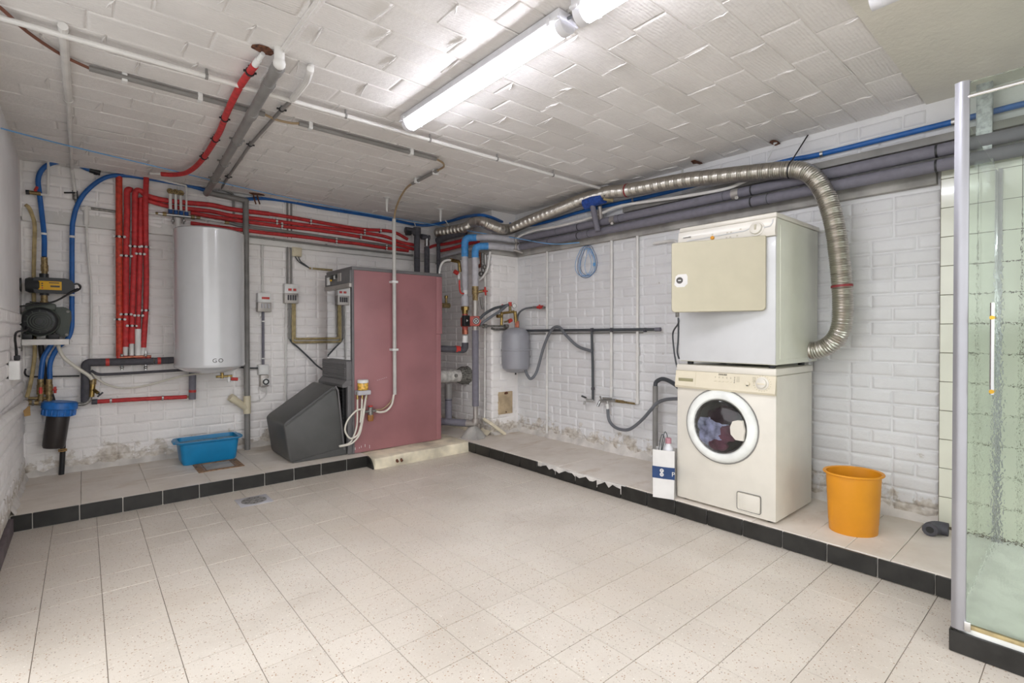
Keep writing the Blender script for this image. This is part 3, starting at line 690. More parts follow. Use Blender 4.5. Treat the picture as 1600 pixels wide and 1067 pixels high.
pe=thing('pipe_elbow','short dark grey foam pipe elbow lying by the tiles','foam elbow',(el[0],el[1],.095))
part('foam',m,'dark_foam',pe); part('bore',MB().cyl(V(q[0])+(V(q[0])-V(q[1])).normalized()*.001,V(q[0])+(V(q[1])-V(q[0]))*.2,.017),'burner_black',pe)
# paper bag
A=V((2.758,1.848,0.095)); Bp=V((2.805,1.727,0.095)); dvb=(Bp-A).normalized(); nb=V((dvb.y,-dvb.x,0)); nb=nb if nb.x>0 else -nb; wb=(Bp-A).length
bg=thing('paper_bag','white paper carrier bag with blue band beside the washing machine','bag',A+dvb*wb/2+nb*.05)
def bp(s,d,z): return A+dvb*(wb*s)+nb*d+V((0,0,z))
m=MB(); dp=.095; HB=.305
def ringb(z,i): return [bp(-.01*i,0,z),bp(.5,-.006*i,z),bp(1+.03*i,0,z),bp(1.0-.10*i,dp*.5,z),bp(1.02,dp,z),bp(.5,dp+.004*i,z),bp(0,dp,z),bp(.06*i,dp*.5,z)]
loft(m,[ringb(0,0),ringb(.10,.6),ringb(.2,.9),ringb(HB,1.1)],True,False); part('bag_body',m,'paper_white',bg)
m=MB(); e=.0015
def ringc(z,i): return [bp(-.02-.01*i,-e,z),bp(.5,-.006*i-e,z),bp(1.02+.03*i,-e,z),bp(1.02-.10*i,dp*.5,z)]
rg=[[m.bm.verts.new(p) for p in ringc(z,i)] for z,i in ((.125,.7),(.2,.9))]; m.skin(rg,False); part('band',m,'paper_blue',bg,'dark blue printed band')
for z in (.177,.152):
    part('badge',MB().lathe([(.0125,0),(.0125,.0006)],bp(.44,-.0085,z),-nb,18),'paper_white',bg,'small round white badge')
FB=Matrix((dvb,V((0,0,1)),-nb)).transposed()
text('f',.022,bp(.44,-.0095,.177),FB,'paper_blue',bg); m=MB().torus(bp(.44,-.0094,.152),-nb,.005,.0009,16,5); part('badge_ring',m,'paper_blue',bg)
text('P',.04,bp(.98,-.0085,.16),FB,'paper_white',bg)
for d in (.004,dp-.004):
    part('cord_handle',MB().tube([bp(.25,d,HB-.03),bp(.30,d,HB+.02),bp(.36,d,HB+.07),bp(.45,d,HB+.10),bp(.55,d,HB+.07),bp(.47,d,HB+.02),bp(.36,d,HB-.03)],.0025,6,5),'dark_hose',bg)
bt=thing('detergent_bottle','white bottle with a pink cap standing in the paper bag','bottle',bp(.74,.05,.003))
part('bottle_body',MB().lathe([(.0,.003),(.031,.005),(.033,.03),(.033,.27),(.028,.315),(.016,.335),(.016,.345)],bp(.66,.05,0),n=20),'bottle_white',bt)
part('cap',MB().lathe([(.019,.342),(.019,.372),(.016,.376)],bp(.66,.05,0),n=16),'pink_cap',bt)
# blue tub
tx,ty=.775,4.775
tb=thing('plastic_tub','blue rectangular plastic tub of murky water against the back wall','tub',(tx,ty,ZP))
m=MB(); loft(m,[rr(tx,ty,.365,.20,.03,ZP+.002),rr(tx,ty,.385,.215,.035,ZP+.02),rr(tx,ty,.42,.25,.04,ZP+.17),rr(tx,ty,.465,.29,.05,ZP+.178),rr(tx,ty,.468,.293,.05,ZP+.186),rr(tx,ty,.415,.245,.04,ZP+.188),rr(tx,ty,.41,.24,.04,ZP+.17),rr(tx,ty,.38,.21,.03,ZP+.02)])
part('shell',m,'blue_plastic',tb)
for sx in (-1,1): part('handle',MB().b2((tx+sx*.215,ty-.06,ZP+.168),(tx+sx*.246,ty+.06,ZP+.188),.006),'blue_plastic',tb)
part('water',loft(MB(),[rr(tx,ty,.40,.23,.04,ZP+.13),rr(tx,ty,.408,.238,.04,ZP+.158)]),'water',tb,'cloudy water with flakes')
# drains
gx,gy=.805,4.52
gr=thing('floor_hatch','rusty sunken drain grate in the platform before the blue tub','drain',(gx,gy,ZP))
m=MB()
for a,b in (((-.155,-.145),(.155,-.11)),((-.155,.11),(.155,.145)),((-.155,-.11),(-.11,.11)),((.11,-.11),(.155,.11))): m.b2((gx+a[0],gy+a[1],ZP-.002),(gx+b[0],gy+b[1],ZP+.006),.002)
part('frame',m,'rust_frame',gr); part('plate',MB().b2((gx-.11,gy-.11,ZP-.002),(gx+.11,gy+.11,ZP+.002)),'trowelled_cement',gr,'worn grey plate')
for s in (-1,1): part('bar',MB().b2((gx+s*.10-.004,gy-.11,ZP),(gx+s*.10+.004,gy+.11,ZP+.005)),'rust_frame',gr)
fx,fy=.877,3.742
fd=thing('floor_drain','square grey metal drain with slotted round grate in the tiled floor','drain',(fx,fy,0))
part('frame',MB().b2((fx-.1,fy-.1,-.002),(fx+.1,fy+.1,.002),.001),'light_foam',fd)
part('grate',MB().lathe([(.078,0),(.078,.003),(.03,.004),(0,.004)],(fx,fy,.001),n=32),'grey_pvc',fd,'darker round grate')
for R_n,n in ((.062,14),(.042,10),(.022,5)):
    for i in range(n):
        a=2*PI*i/n; part('slot',MB().box((fx+R_n*math.cos(a),fy+R_n*math.sin(a),.0046),(.016,.006,.001),0,rotz(a)),'silver_strip' if i%2 else 'burner_black',fd)
# ------------------------------------------------------------ ceiling lamps
def lamp(label,x,y0,y1,lit=True):
    t=thing('strip_light',label,'ceiling lamp',(x,(y0+y1)/2,ZC-.09))
    part('batten',MB().b2((x-.05,y0,ZC-.040),(x+.05,y1,ZC-.006),.003).b2((x-.060,y0,ZC-.047),(x-.044,y1,ZC-.037),.002).b2((x+.044,y0,ZC-.047),(x+.060,y1,ZC-.037),.002),'fixture_white',t)
    n=8; pro=[(x+.042*math.cos(PI+PI*i/n),ZC-.045+.042*math.sin(PI+PI*i/n)) for i in range(n+1)]
    part('diffuser',MB().prism([(a,y0+.03,b) for a,b in pro],(0,y1-y0-.06,0)),'tube_light' if lit else 'fixture_white',t,'glowing tubular diffuser' if lit else None)
    for a,s in ((y0,1),(y1,-1)):
        m=MB().prism([(x+(p-x)*1.02,a,b-.001) for p,b in pro],(0,s*.035,0)); part('end_cap',m,'fixture_white',t)
    for yy in (y0+.05,y1-.05,):
        for s in (-1,1): part('clip',MB().b2((x+s*.040,yy-.008,ZC-.058),(x+s*.062,yy+.008,ZC-.030),.002),'fixture_white',t)
lamp('lit white strip light on the ceiling, wholly in view',1.435,1.345,2.60)
lamp('lit strip light cut off by the top edge of the picture',1.435,.47,1.285)
l3=(2.113,0.567,2.31); lamp('unlit strip light whose end peeks in at the top edge, near the shower',l3[0]+.05,l3[1]-1.30,l3[1]-.025,False)
pipe('lamp_cable','short grey cable between the two strip lights','cable',[(1.435,1.345,ZC-.03),(1.435,1.285,ZC-.03)],.006,'grey_hose')

# ------------------------------------------------------------ pipes on the ceiling
pipe('ceiling_pipe','long straight white pipe crossing the whole ceiling under the lamp','pipe',[(XL,2.735,2.352),(3.44,2.735,2.352)],.0115,'white_paint',[((x,2.735,2.352),(1,0,0)) for x in (.45,1.12,1.66,2.2,2.75)],'grey_pvc',(0,0,.035))
pipe('ceiling_pipe','white painted pipe on the ceiling near the left wall, thick then thin','pipe',[(-.052,2.69,ZC-.02),(-.05,3.53,ZC-.02)],.017,'white_paint',[((-.05,3.52,ZC-.02),(0,1,0))],'white_paint',None,ends=[((-.05,3.53,ZC-.02),(-.055,5.0,ZC-.02),.010,'white_paint','thin_pipe'),((-.055,4.99,ZC-.012),(-0.039,5,2.203),.011,'white_paint','down_pipe')])
t=thing('pipe_valve','small old valve at the foot of the white pipe near the left wall','valve',(-0.036,5.02,2.179))
part('body',MB().cyl((-0.039,5.01,2.215),(-0.036,5.01,2.148),.017).cyl((-0.033,5.01,2.149),(-0.026,5.03,2.105),.012),'dull_steel',t); part('lever',MB().cyl((-0.039,4.99,2.196),(-0.1,4.98,2.183),.006),'black_rubber',t)
cz=ZC-.024
t=thing('cable_conduit','grey conduit with brown cable along the ceiling and down the boiler side','conduit',(2.134,4.135,.58))
part('cable',MB().tube([(XL,2.60,cz),(-.24,2.66,cz),(-.16,2.83,cz),(-.06,2.98,cz+.006),(.03,3.03,cz)],.007,8,5),'brown_cable',t,'brown bare cable')
def cond(a,b,mt='grey_pvc',r=.0135): part('conduit_tube',MB().cyl(a,b,r,n=10),mt,t)
cond((.03,3.03,cz),(.78,3.04,cz)); cond((.965,3.04,cz),(1.90,3.045,cz)); cond((2.04,3.25,cz),(2.062,3.67,cz))
part('cable',MB().tube([(.78,3.04,cz),(.85,3.042,cz-.012),(.92,3.04,cz-.010),(.965,3.04,cz)],.007,8,4),'tan_cable',t,'tan bare cable')
part('cable',MB().tube([(1.9,3.045,cz),(1.97,3.07,cz-.004),(2.03,3.15,cz),(2.04,3.25,cz)],.007,8,4),'tan_cable',t,'tan bare cable')
part('cable',MB().tube([(2.062,3.67,cz),(2.085,3.82,cz-.005),(2.11,3.98,cz-.055),(2.128,4.09,cz-.13),(2.134,4.132,cz-.21)],.0085,8,5),'tan_cable',t,'tan bare cable')
part('down_tube',MB().cyl((2.134,4.132,2.165),(2.134,4.132,.585),.0165,n=12),'pale_grey',t,'pale grey down tube')
for x in (.16,.47,1.03,1.70): part('clip',MB().b2((x-.011,3.022,cz-.019),(x+.011,3.062,ZC-.002),.003),'fitting_white',t)
for y in (3.30,3.58): part('clip',MB().b2((2.03,y-.011,cz-.019),(2.075,y+.011,ZC-.002),.003),'fitting_white',t)
for z in (1.60,.99): part('clip',MB().b2((2.105,4.11,z-.010),(2.163,4.178,z+.010),.003),'fitting_white',t)
rp=[(0.609,2.391,2.37),(0.596,2.477,2.35),(0.594,2.748,2.355),(0.609,3.111,2.355),(0.634,3.461,2.355),(0.643,3.923,2.355),(0.633,4.201,2.35),(0.613,4.366,2.345),(0.582,4.469,2.34),(0.524,4.558,2.34),(0.456,4.595,2.34)]
t=thing('heating_pipe','red foam-covered pipe curving from a rusty ceiling hole to the back wall','pipe',rp[-1])
part('foam',MB().tube(rp[1:],.0165,12,6),'red_foam',t); part('bare_end',MB().cyl(rp[0],rp[1],.010).cyl(lerp(rp[0],rp[1],.5),rp[1],.014),'fitting_white',t,'white bare end')
part('bare_end',MB().tube([rp[-1],(0.396,4.626,2.34),(0.404,4.97,2.409)],.008,8),'white_paint',t)
for a,b in ((1,2),(3,4),(4,5),(5,6)):
    m=MB(); p=lerp(rp[a],rp[b],.3); clipband(m,p,V(rp[b])-V(rp[a]),.0165,(0,0,.03)); m.box(p,(.055,.008,.008)); part('clip',m,'black_plastic',t)
dp_=[(.660,2.33,ZC-.01),(.663,2.345,2.325),(.68,2.62,2.325),(.80,4.91,2.318),(.825,4.97,2.31),(1.10,4.975,2.30),(1.126,4.975,2.297),(1.115,4.975,0.569)]
dp_[5]=(1.12,4.975,dp_[6][2]+.03); dp_[6]=(dp_[7][0],4.975,dp_[6][2]+.02); dp_[4]=(.81,4.97,dp_[5][2]+.02)
t=thing('drain_pipe','grey plastic drain pipe from ceiling to floor behind the water heater','pipe',(dp_[7][0],4.975,ZP))
part('tube',MB().tube(fil(dp_[1:],.05),.0245,14),'grey_pvc',t); part('socket',MB().cyl((.661,2.335,ZC),(.662,2.34,2.33),.022).ball((.662,2.34,2.325),.0265),'white_paint',t,'white painted bend')
for p in ((.667,2.40,2.325),(.678,2.58,2.325),(.70,2.98,2.324)): part('socket',MB().cyl(V(p)-V((.0,.03,0)),V(p)+V((.002,.03,0)),.0285),'grey_pvc',t)
for p in ((.728,3.45,2.322),(.752,3.95,2.321),(.776,4.42,2.32)):
    m=MB(); clipband(m,p,(.06,1,0),.0245,(0,0,.05)); m.box(V(p)+V((0,0,.012)),(.085,.010,.010)); part('clip',m,'dull_steel',t)
yx=dp_[7][0]
zt=dp_[7][2]
yf=part('branch_fitting',MB().cyl((yx,4.975,zt+.01),(yx,4.975,zt-.15),.031).cyl((yx,4.975,zt-.105),(yx-.13,4.95,zt+.005),.029).cyl((yx-.105,4.955,zt-.016),(yx-.14,4.948,zt+.014),.034),'cream_plastic',t,'cream Y-shaped branch with open end')
part('floor_pipe',MB().cyl((yx,4.975,zt-.14),(yx,4.975,ZP-.004),.0245),'grey_pvc',t)
pp=[(0.818,2.403,2.39),(0.795,2.34,2.345),(0.819,2.456,2.345),(0.83,2.712,2.35)]
pp2=[(0.83,2.712,2.35),(0.83,2.898,2.36),(0.83,3.571,2.36),(0.869,4.413,2.36),(0.923,4.99,2.4),(1.024,5,2.376),(1.025,5,2.127)]
t=thing('ceiling_pipe','pale thin pipe beside the grey drain pipe on the ceiling','pipe',pp2[-1])
part('white_end',MB().tube(fil(pp,.03),.016,10),'white_paint',t,'thicker white end'); part('tube',MB().tube(fil(pp2,.03),.010,8),'grey_pvc',t)
for p in (pp2[1],pp2[2],pp2[3]):
    m=MB(); clipband(m,p,V(pp2[3])-V(pp2[1]),.011,(0,0,.02)); m.box(p,(.05,.008,.008)); part('clip',m,'black_plastic',t)
cp_=[(-0.32,3.714,2.211),(-0.082,4.2,2.32),(0.478,4.5,2.359),(1.146,4.75,2.373),(2.113,4.85,2.357),(3.063,4.8,2.336),(3.02,4.08,2.15),(3.332,3.9,2.11),(3.36,3.375,1.978),(3.4,3.049,1.951)]
pipe('blue_cord','thin taut blue cord strung under the ceiling from the left wall','cord',cp_,.0042,'blue_cord',sm=6,n=6)
m=MB().b2((.662,2.32,ZC-.014),(.694,.3,ZC-.002),.003); m.b2((.675,2.32,ZC-.022),(.682,.3,ZC-.01)); struct('trim_8',m,'ceiling_paint','white painted seam rib on the ceiling')

# ------------------------------------------------------------ left corner: pump, filter, hoses
def strip(name,label,cat,pts,r,mt,sm=6,n=10,**k): return pipe(name,label,cat,pts,r,mt,sm=sm,n=n,**k)
h1=[(-0.209,4.93,1.695),(-0.209,4.96,1.841),(-0.221,4.99,2.006),(-0.234,4.99,2.166),(-0.239,4.99,2.253),(-0.222,4.98,2.318),(-0.182,4.98,2.373),(-0.119,4.98,2.405),(-0.037,4.99,2.411),(0.032,4.99,2.387),(0.084,4.99,2.379)]
t=thing('water_hose','blue hose arching from pump top to black coupling under the ceiling','hose',h1[0])
part('tube',MB().tube(h1,.0155,12,6),'blue_hose',t); part('coupling',MB().cyl((0.047,4.99,2.386),(0.11,4.99,2.374),.022).cyl((0.084,4.99,2.408),(0.08,4.99,2.354),.012),'black_plastic',t,'black coupling')
part('brass_joint',MB().cyl((-0.209,4.93,1.69),(-0.208,4.93,1.635),.018).cyl((-0.208,4.93,1.635),(-0.208,4.93,1.589),.021).cyl((-0.208,4.93,1.589),(-0.209,4.93,1.548),.017),'brass_dull',t)
part('clip',MB().cyl((-0.211,4.96,1.855),(-0.21,4.96,1.869),.019),'fitting_white',t)
h2=[(-0.187,4.96,0.812),(-0.184,4.96,0.933),(-0.142,4.96,1.039),(-0.096,4.98,1.09),(-0.067,5,1.176),(-0.063,5.01,1.339),(-0.058,5.01,1.867),(-0.049,5.01,2.002),(-0.023,5,2.115),(0.03,4.99,2.223),(0.118,4.99,2.327),(0.211,4.99,2.375),(0.364,4.995,2.391),(0.673,5,2.386),(0.799,5,2.37),(0.974,5,2.347),(1.111,5,2.345),(1.282,5,2.38),(1.507,5,2.388),(1.771,5,2.376),(2.178,5,2.374),(2.465,5,2.37),(2.912,4.96,2.348),(3.1,4.726,2.379),(3.05,4.311,2.352),(2.933,3.91,2.28),(3.098,3.93,2.283),(3.4,4.063,2.29),(3.45,3.788,2.232),(3.46,3.476,2.226),(3.46,3.034,2.244),(3.465,2.21,2.233),(3.465,1.379,2.25),(3.465,1.12,2.24),(3.465,0.51,2.242),(XR-.055,.2,2.246),(XR-.055,-.6,2.246)]
t=thing('water_hose','long blue pipe running from the pump corner round to the shower','hose',h2[0])
part('tube',MB().tube(h2,.0155,12,5),'blue_hose',t)
for p,d in ((h2[6],(0,0,1)),((-0.062,5.01,1.43),(0,0,1)),((3.465,1.12,2.24),(0,1,0)),((3.465,0.505,2.242),(0,1,0)),((3.465,2.51,2.235),(0,1,0))): part('clip',MB().cyl(V(p)-V(d)*.008,V(p)+V(d)*.008,.019),'steel' if abs(d[1]) else 'fitting_white',t)
h3=[(-0.236,4.96,0.815),(-0.223,4.96,0.953),(-0.199,4.96,1.017),(-0.164,4.95,1.087)]
strip('water_hose','short blue hose ducking under the pump shelf','hose',h3,.0155,'blue_hose')
strip('garden_hose','old ochre hose hanging in the left corner behind the pump','hose',[(-0.306,5,2.064),(-0.291,5.01,2.05),(-0.277,5.02,2.008),(-0.262,5.02,1.927),(-0.266,5.02,1.732),(-0.27,5.02,1.519),(-0.269,5.02,1.124),(-0.27,5.01,0.971),(-0.291,5,0.788),(-0.31,4.98,0.686)],.012,'ochre_hose')
strip('drain_hose','black hose dropping behind the water filter to the floor','hose',[(-0.238,5.01,1.115),(-0.229,5.01,0.961),(-0.203,5.01,0.772),(-0.176,5.01,0.652),(-0.139,5,0.46),(-0.122,4.99,0.355),(-0.123,4.99,0.269),(-0.132,5,0.088)],.0165,'black_rubber',ends=None)
meta(part('rope_tie',MB().torus((-0.123,4.99,0.274),(0,0,1),.021,.005,16,6).torus((-0.123,4.99,0.283),(0,.2,1),.022,.004,16,6),'tag_tan',None),'tan rope tied round the black drain hose','rope')
# shelf
s0=V((-0.349,4.84,1.082)); s1=V((-0.078,4.84,1.075)); szt=s0.z+.02
t=thing('pump_shelf','white metal bracket shelf carrying the green pump','shelf',(-.2,YB-.1,s0.z-.02))
part('front_bar',MB().b2((XL+.004,YB-.245,s0.z-.020),(s1.x,YB-.235,s0.z+.020),.002),'white_paint',t)
part('shelf_plate',MB().b2((XL+.004,YB-.24,s0.z+.014),(s1.x,YB-.006,s0.z+.020),.001),'white_paint',t)
part('wall_bracket',MB().b2((XL+.001,YB-.28,s0.z-.06),(XL+.008,YB-.20,s0.z+.10),.002),'dull_steel',t)
part('end_plate',MB().b2((s1.x-.004,YB-.24,s0.z-.020),(s1.x,YB-.01,s0.z+.018)),'dull_steel',t)
# pump
pc=V((-0.233,4.86,1.229)); ptop=V((-0.232,4.86,1.346)).z; pb=s0.z+.02
t=thing('water_pump','dark green electric pump with round fan grille on the white shelf','pump',(pc.x,4.93,pb))
part('motor',MB().lathe([(.09,0),(.105,.012),(.108,.03),(.108,.13),(.095,.14)],(pc.x,4.865,pc.z),(0,1,0),28),'pump_green',t)
gl=part('fan_cover',MB().lathe([(.0,-.006),(.078,-.006),(.092,.0),(.100,.012)],(pc.x,4.862,pc.z),(0,1,0),28),'black_plastic',t)
for R_g in (.022,.036,.05,.064): part('grille_ring',MB().torus((pc.x,4.854,pc.z),(0,1,0),R_g,.0035,24,6),'pump_green',gl)
for i in range(12):
    a=2*PI*i/12; part('grille_bar',MB().box((pc.x+.074*math.cos(a),4.855,pc.z+.074*math.sin(a)),(.014,.006,.006),.001,Matrix.Rotation(-a,3,'Y')),'pump_green',gl)
part('terminal_box',MB().b2((pc.x-.075,4.875,pc.z+.08),(pc.x+.085,4.97,ptop+.012),.012),'pump_green',t)
fl2=[(pc.x+.085,pc.z-.11),(pc.x+.15,pc.z-.11),(pc.x+.158,pc.z-.03),(pc.x+.168,pc.z+.02),(pc.x+.165,pc.z+.085),(pc.x+.13,pc.z+.11),(pc.x+.07,pc.z+.105)]
m=MB().prism([(x,4.955,z) for x,z in fl2],(0,.05,0)); bmesh.ops.bevel(m.bm,geom=m.bm.edges[:],offset=.006,segments=2,affect='EDGES'); part('flange',m,'pump_green',t)
for x,z in ((pc.x+.148,pc.z+.075),(pc.x+.14,pc.z-.095)): part('bolt',MB().cyl((x,4.955,z),(x,4.945,z),.009),'dull_steel',t)
for x in (-.07,.07): part('foot',MB().b2((pc.x+x-.03,4.875,pb),(pc.x+x+.03,4.99,pc.z-.09),.004),'black_rubber',t)
part('foot',MB().b2((pc.x-.02,4.89,pb),(pc.x+.03,4.96,pc.z-.08),.004),'dull_steel',t)
# pressure controller
c0=V((-0.184,4.93,1.487))
t=thing('pressure_controller','black pump controller with yellow label above the green pump','controller',(c0.x,4.93,c0.z-.07))
part('valve_body',MB().lathe([(.045,0),(.055,.02),(.055,.07),(.05,.075)],(pc.x-.02-.055,4.93,c0.z),(1,0,0),16).cyl((pc.x+.022,4.93,c0.z-.07),(pc.x+.022,4.93,c0.z+.085),.026),'black_plastic',t)
part('knob',MB().lathe([(.02,0),(.026,.01),(.05,.02),(.05,.05)],(pc.x-.145,4.93,c0.z),(1,0,0),9),'black_plastic',t)
ob=[]
for a0 in range(2):
    for i in range(9):
        a=math.radians(-90+180*a0+22.5*i); ob.append((c0.x+(.085 if a0==0 else -.07)+.055*math.cos(a)*(1 if a0==0 else .35),4.885,c0.z+.056*math.sin(a)))
m=MB().prism(ob,(0,.05,0)); bmesh.ops.bevel(m.bm,geom=[e for e in m.bm.edges if len(e.link_faces)==2 and any(len(f.verts)>10 for f in e.link_faces)],offset=.006,segments=2,affect='EDGES'); part('housing',m,'black_plastic',t)
lb=part('label',MB().b2((c0.x-.055,4.8835,c0.z-.032),(c0.x+.068,4.886,c0.z+.030),.001),'label_yellow',t,'yellow label')
part('printed_line',MB().b2((c0.x+.0,4.8825,c0.z+.016),(c0.x+.055,4.884,c0.z+.022)),'dark_print',lb); part('printed_line',MB().b2((c0.x+.008,4.8825,c0.z-.012),(c0.x+.058,4.884,c0.z+.000)),'dark_print',lb)
for z,mt in ((.012,'dark_print'),(-.004,'dark_print'),(-.020,'red_paint')): part('lamp_dot',MB().cyl((c0.x-.035,4.884,c0.z+z),(c0.x-.035,4.882,c0.z+z),.005,n=8),mt,lb)
part('cable_lug',MB().torus((c0.x+.150,4.91,c0.z),(0,1,0),.022,.006,16,6),'black_plastic',t)
part('outlet',MB().cyl((pc.x+.022,4.93,c0.z-.07),(pc.x+.022,4.93,ptop),.019).cyl((pc.x+.022,4.93,ptop+.01),(pc.x+.022,4.93,ptop+.028),.025),'brass_dull',t)
xr=c0.x+.155
strip('pump_cable','black cable looping from controller behind pump to white socket box','cable',[(xr,4.89,c0.z-.015),(xr-.03,4.85,c0.z-.04),(c0.x+.02,4.83,ptop+.02),(pc.x-.09,4.82,ptop-.015),(pc.x-.13,4.82,ptop-.03),(XL+.035,4.83,pc.z-.05),(-0.3,4.13,1.148),(-0.3,4.119,1.055),(-0.3,4.148,0.99)],.006,'black_rubber',n=8)
strip('pump_cable','thinner black cable from controller lug to pump terminal box','cable',[(xr+.008,4.89,c0.z+.01),(xr+.012,4.87,c0.z-.02),(xr-.05,4.85,c0.z-.062),(pc.x+.06,4.86,ptop+.016),(pc.x-.05,4.86,ptop+.018)],.005,'black_rubber',n=8)
j=V((-0.31,4.131,0.931))
t=thing('socket_box','white surface socket box with black plug on the left wall','socket',j)
part('box',MB().b2((XL+.002,j.y-.075,j.z-.055),(XL+.05,j.y+.075,j.z+.055),.006),'fitting_white',t); part('plug',MB().b2((XL+.02,j.y-.02,j.z+.055),(XL+.045,j.y+.03,j.z+.085),.005),'black_rubber',t)
part('plug',MB().torus((XL+.03,j.y+.01,j.z+.10),(1,0,0),.022,.006,14,6),'black_rubber',t)
# valves and brass manifold under the hoses
t=thing('brass_manifold','brass pipe manifold with two red-handled valves at the left corner','manifold',(-0.24,4.96,0.64))
part('pipe_run',MB().cyl((-0.329,4.96,0.655),(-0.195,4.96,0.636),.018).cyl((-0.303,4.97,0.681),(-0.175,4.97,0.67),.010),'brass_dull',t)
for u,hm in ((63.5,0),(76.5,1)):
    v=part('ball_valve',MB().cyl(B_(u,592,.10),B_(u,601,.10),.019).cyl(B_(u,601,.10),B_(u,616,.10),.022).cyl(B_(u,616,.10),B_(u,628,.10),.016),'brass_dull',t)
    if hm:
        part('handle',MB().cyl((-0.181,4.96,0.732),(-0.164,4.96,0.731),.006).cyl((-0.16,4.96,0.754),(-0.16,4.96,0.707),.008).cyl((-0.172,4.96,0.734),(-0.15,4.96,0.728),.008),'red_paint',v,'red butterfly handle')
    else: part('handle',MB().cyl(B_(u,611,.12),B_(u,611,.14),.012).cyl(B_(u,605,.145),B_(u,615,.145),.009),'red_paint',v,'red handle')
for u in (40,52,63,71): part('hex_nut',MB().cyl(B_(u-2,629,.10),B_(u+2,629,.10),.024,n=6),'dull_steel',t)
meta(part('paper_tag',MB().prism([(-0.329,4.93,0.62),(-0.291,4.93,0.63),(-0.289,4.93,0.561),(-0.321,4.93,0.556)],(0,.002,0)),'tag_tan',None),'tan cardboard tag hanging from the brass manifold','tag')
pipe('wall_pipe','white pipe along the left wall sloping out of the picture','pipe',[(-0.322,5,0.646),(-0.295,4.446,0.684),(-0.295,3.288,0.732),(XL+.035,2.6,(-0.295,3.288,0.732)[2])],.022,'white_paint',n=12,fr=.02)
# water filter
ft=V((-0.131,4.94,0.646)); fb=V((-0.17,4.94,0.323)); d_=(fb-ft).normalized(); fm=ft+(fb-ft)*.36
t=thing('water_filter','water filter with blue head and black housing, hanging tilted','water filter',fb)
part('head',MB().lathe([(.09,0),(.098,.006),(.102,.02),(.102,.05),(.092,.056),(.088,.10),(.078,.105)],ft,d_,28),'blue_cap',t,'blue ribbed head')
for i in range(16):
    a=2*PI*i/16; x_=d_.orthogonal().normalized(); y_=d_.cross(x_); q=ft+d_*.078+(x_*math.cos(a)+y_*math.sin(a))*.091
    part('rib',MB().cyl(q-d_*.02,q+d_*.02,.006,n=6),'blue_cap',t)
part('housing',MB().lathe([(.066,0),(.064,.22),(.058,.236),(.0,.24)],ft+d_*.10,d_,28),'filter_black',t,'black cylindrical housing')
part('inlet',MB().cyl((-0.215,4.94,0.64),(-0.188,4.94,0.637),.017),'brass_dull',t); part('outlet',MB().cyl((-0.073,4.94,0.622),(-0.044,4.94,0.616),.017).cyl((-0.044,4.94,0.616),(-0.037,4.94,0.616),.021,n=6),'brass_dull',t)
fp=[(-0.044,4.95,0.615),(0.006,4.96,0.609),(0.036,4.96,0.638),(0.046,4.96,0.7),(0.048,4.96,0.763)]
t=thing('garden_tap','brass tap with green T-handle right of the blue water filter','tap',fp[1])
part('supply_bend',MB().tube(fil(fp[:3]+[fp[4]],.04),.012,10),'dull_steel',t); part('body',MB().cyl((0.044,4.96,0.662),(0.054,4.96,0.778),.017).cyl((0.052,4.96,0.719),(0.081,4.92,0.692),.012),'brass',t)
part('nozzle',MB().cyl((0.052,4.96,0.758),(0.054,4.96,0.797),.021),'brass_dull',t)
part('handle',MB().cyl((0.084,4.91,0.69),(0.09,4.9,0.683),.006).cyl((0.077,4.9,0.665),(0.11,4.9,0.696),.006),'dark_hose',t,'dark green T-handle')
strip('cream_hose','cream hose from under the pump shelf to the brass tap','hose',[(-0.14,4.94,1.063),(-0.133,4.94,1.026),(-0.109,4.94,0.964),(-0.046,4.94,0.895),(0.03,4.94,0.824),(0.05,4.96,0.783)],.0125,'cream_hose')
strip('cream_hose','slack cream hose hanging from the wall to the water heater','hose',[(0.031,5.01,0.922),(0.042,5.01,0.863),(0.072,5.01,0.802),(0.14,5.01,0.743),(0.247,5.01,0.708),(0.386,5,0.722),(0.577,4.97,0.774),(0.688,4.92,0.798),(0.811,4.74,0.818)],.008,'cream_hose')
# foam-covered feed pipe, red pipe, black cable
t=thing('foam_pipe','dark grey foam-covered pipe bend left of the red pipes','pipe',(0.01,4.98,0.619))
part('foam',MB().tube(fil([(0.432,4.98,0.917),(0.013,4.98,0.922),(0.01,4.98,0.624)],.03),.029,14),'dark_foam',t)
part('tape',MB().cyl((0.129,4.98,0.92),(0.152,4.98,0.92),.0305),'red_paint',t,'red tape')
t=thing('foam_pipe','short dark foam-covered pipe between manifold and water heater','pipe',(0.5,4.98,0.917))
part('foam',MB().cyl((0.436,4.98,0.917),(0.57,4.98,0.92),.028),'dark_foam',t); part('tape',MB().cyl((0.457,4.98,0.918),(0.479,4.98,0.918),.0295),'red_paint',t,'red tape')
t=thing('foam_pipe','dark grey foam-covered pipe running down under the water heater','pipe',(0.694,4.96,0.585))
part('foam',MB().cyl((0.698,4.96,0.843),(0.694,4.96,0.585),.026),'grey_foam',t); part('tape',MB().cyl((0.696,4.96,0.665),(0.695,4.96,0.644),.0275),'red_paint',t,'red tape')
pipe('foam_pipe','thin dark grey foam-covered pipe below the manifold','pipe',[(0.041,5.01,0.858),(0.08,5.01,0.826),(0.141,5.01,0.823),(0.712,4.99,0.835)],.011,'dark_foam')
rl=[(0.044,5,0.619),(0.078,5,0.618),(0.266,5,0.616),(0.659,4.99,0.606)]
t=thing('heating_pipe','red foam-covered pipe low on the back wall above the blue tub','pipe',rl[3])
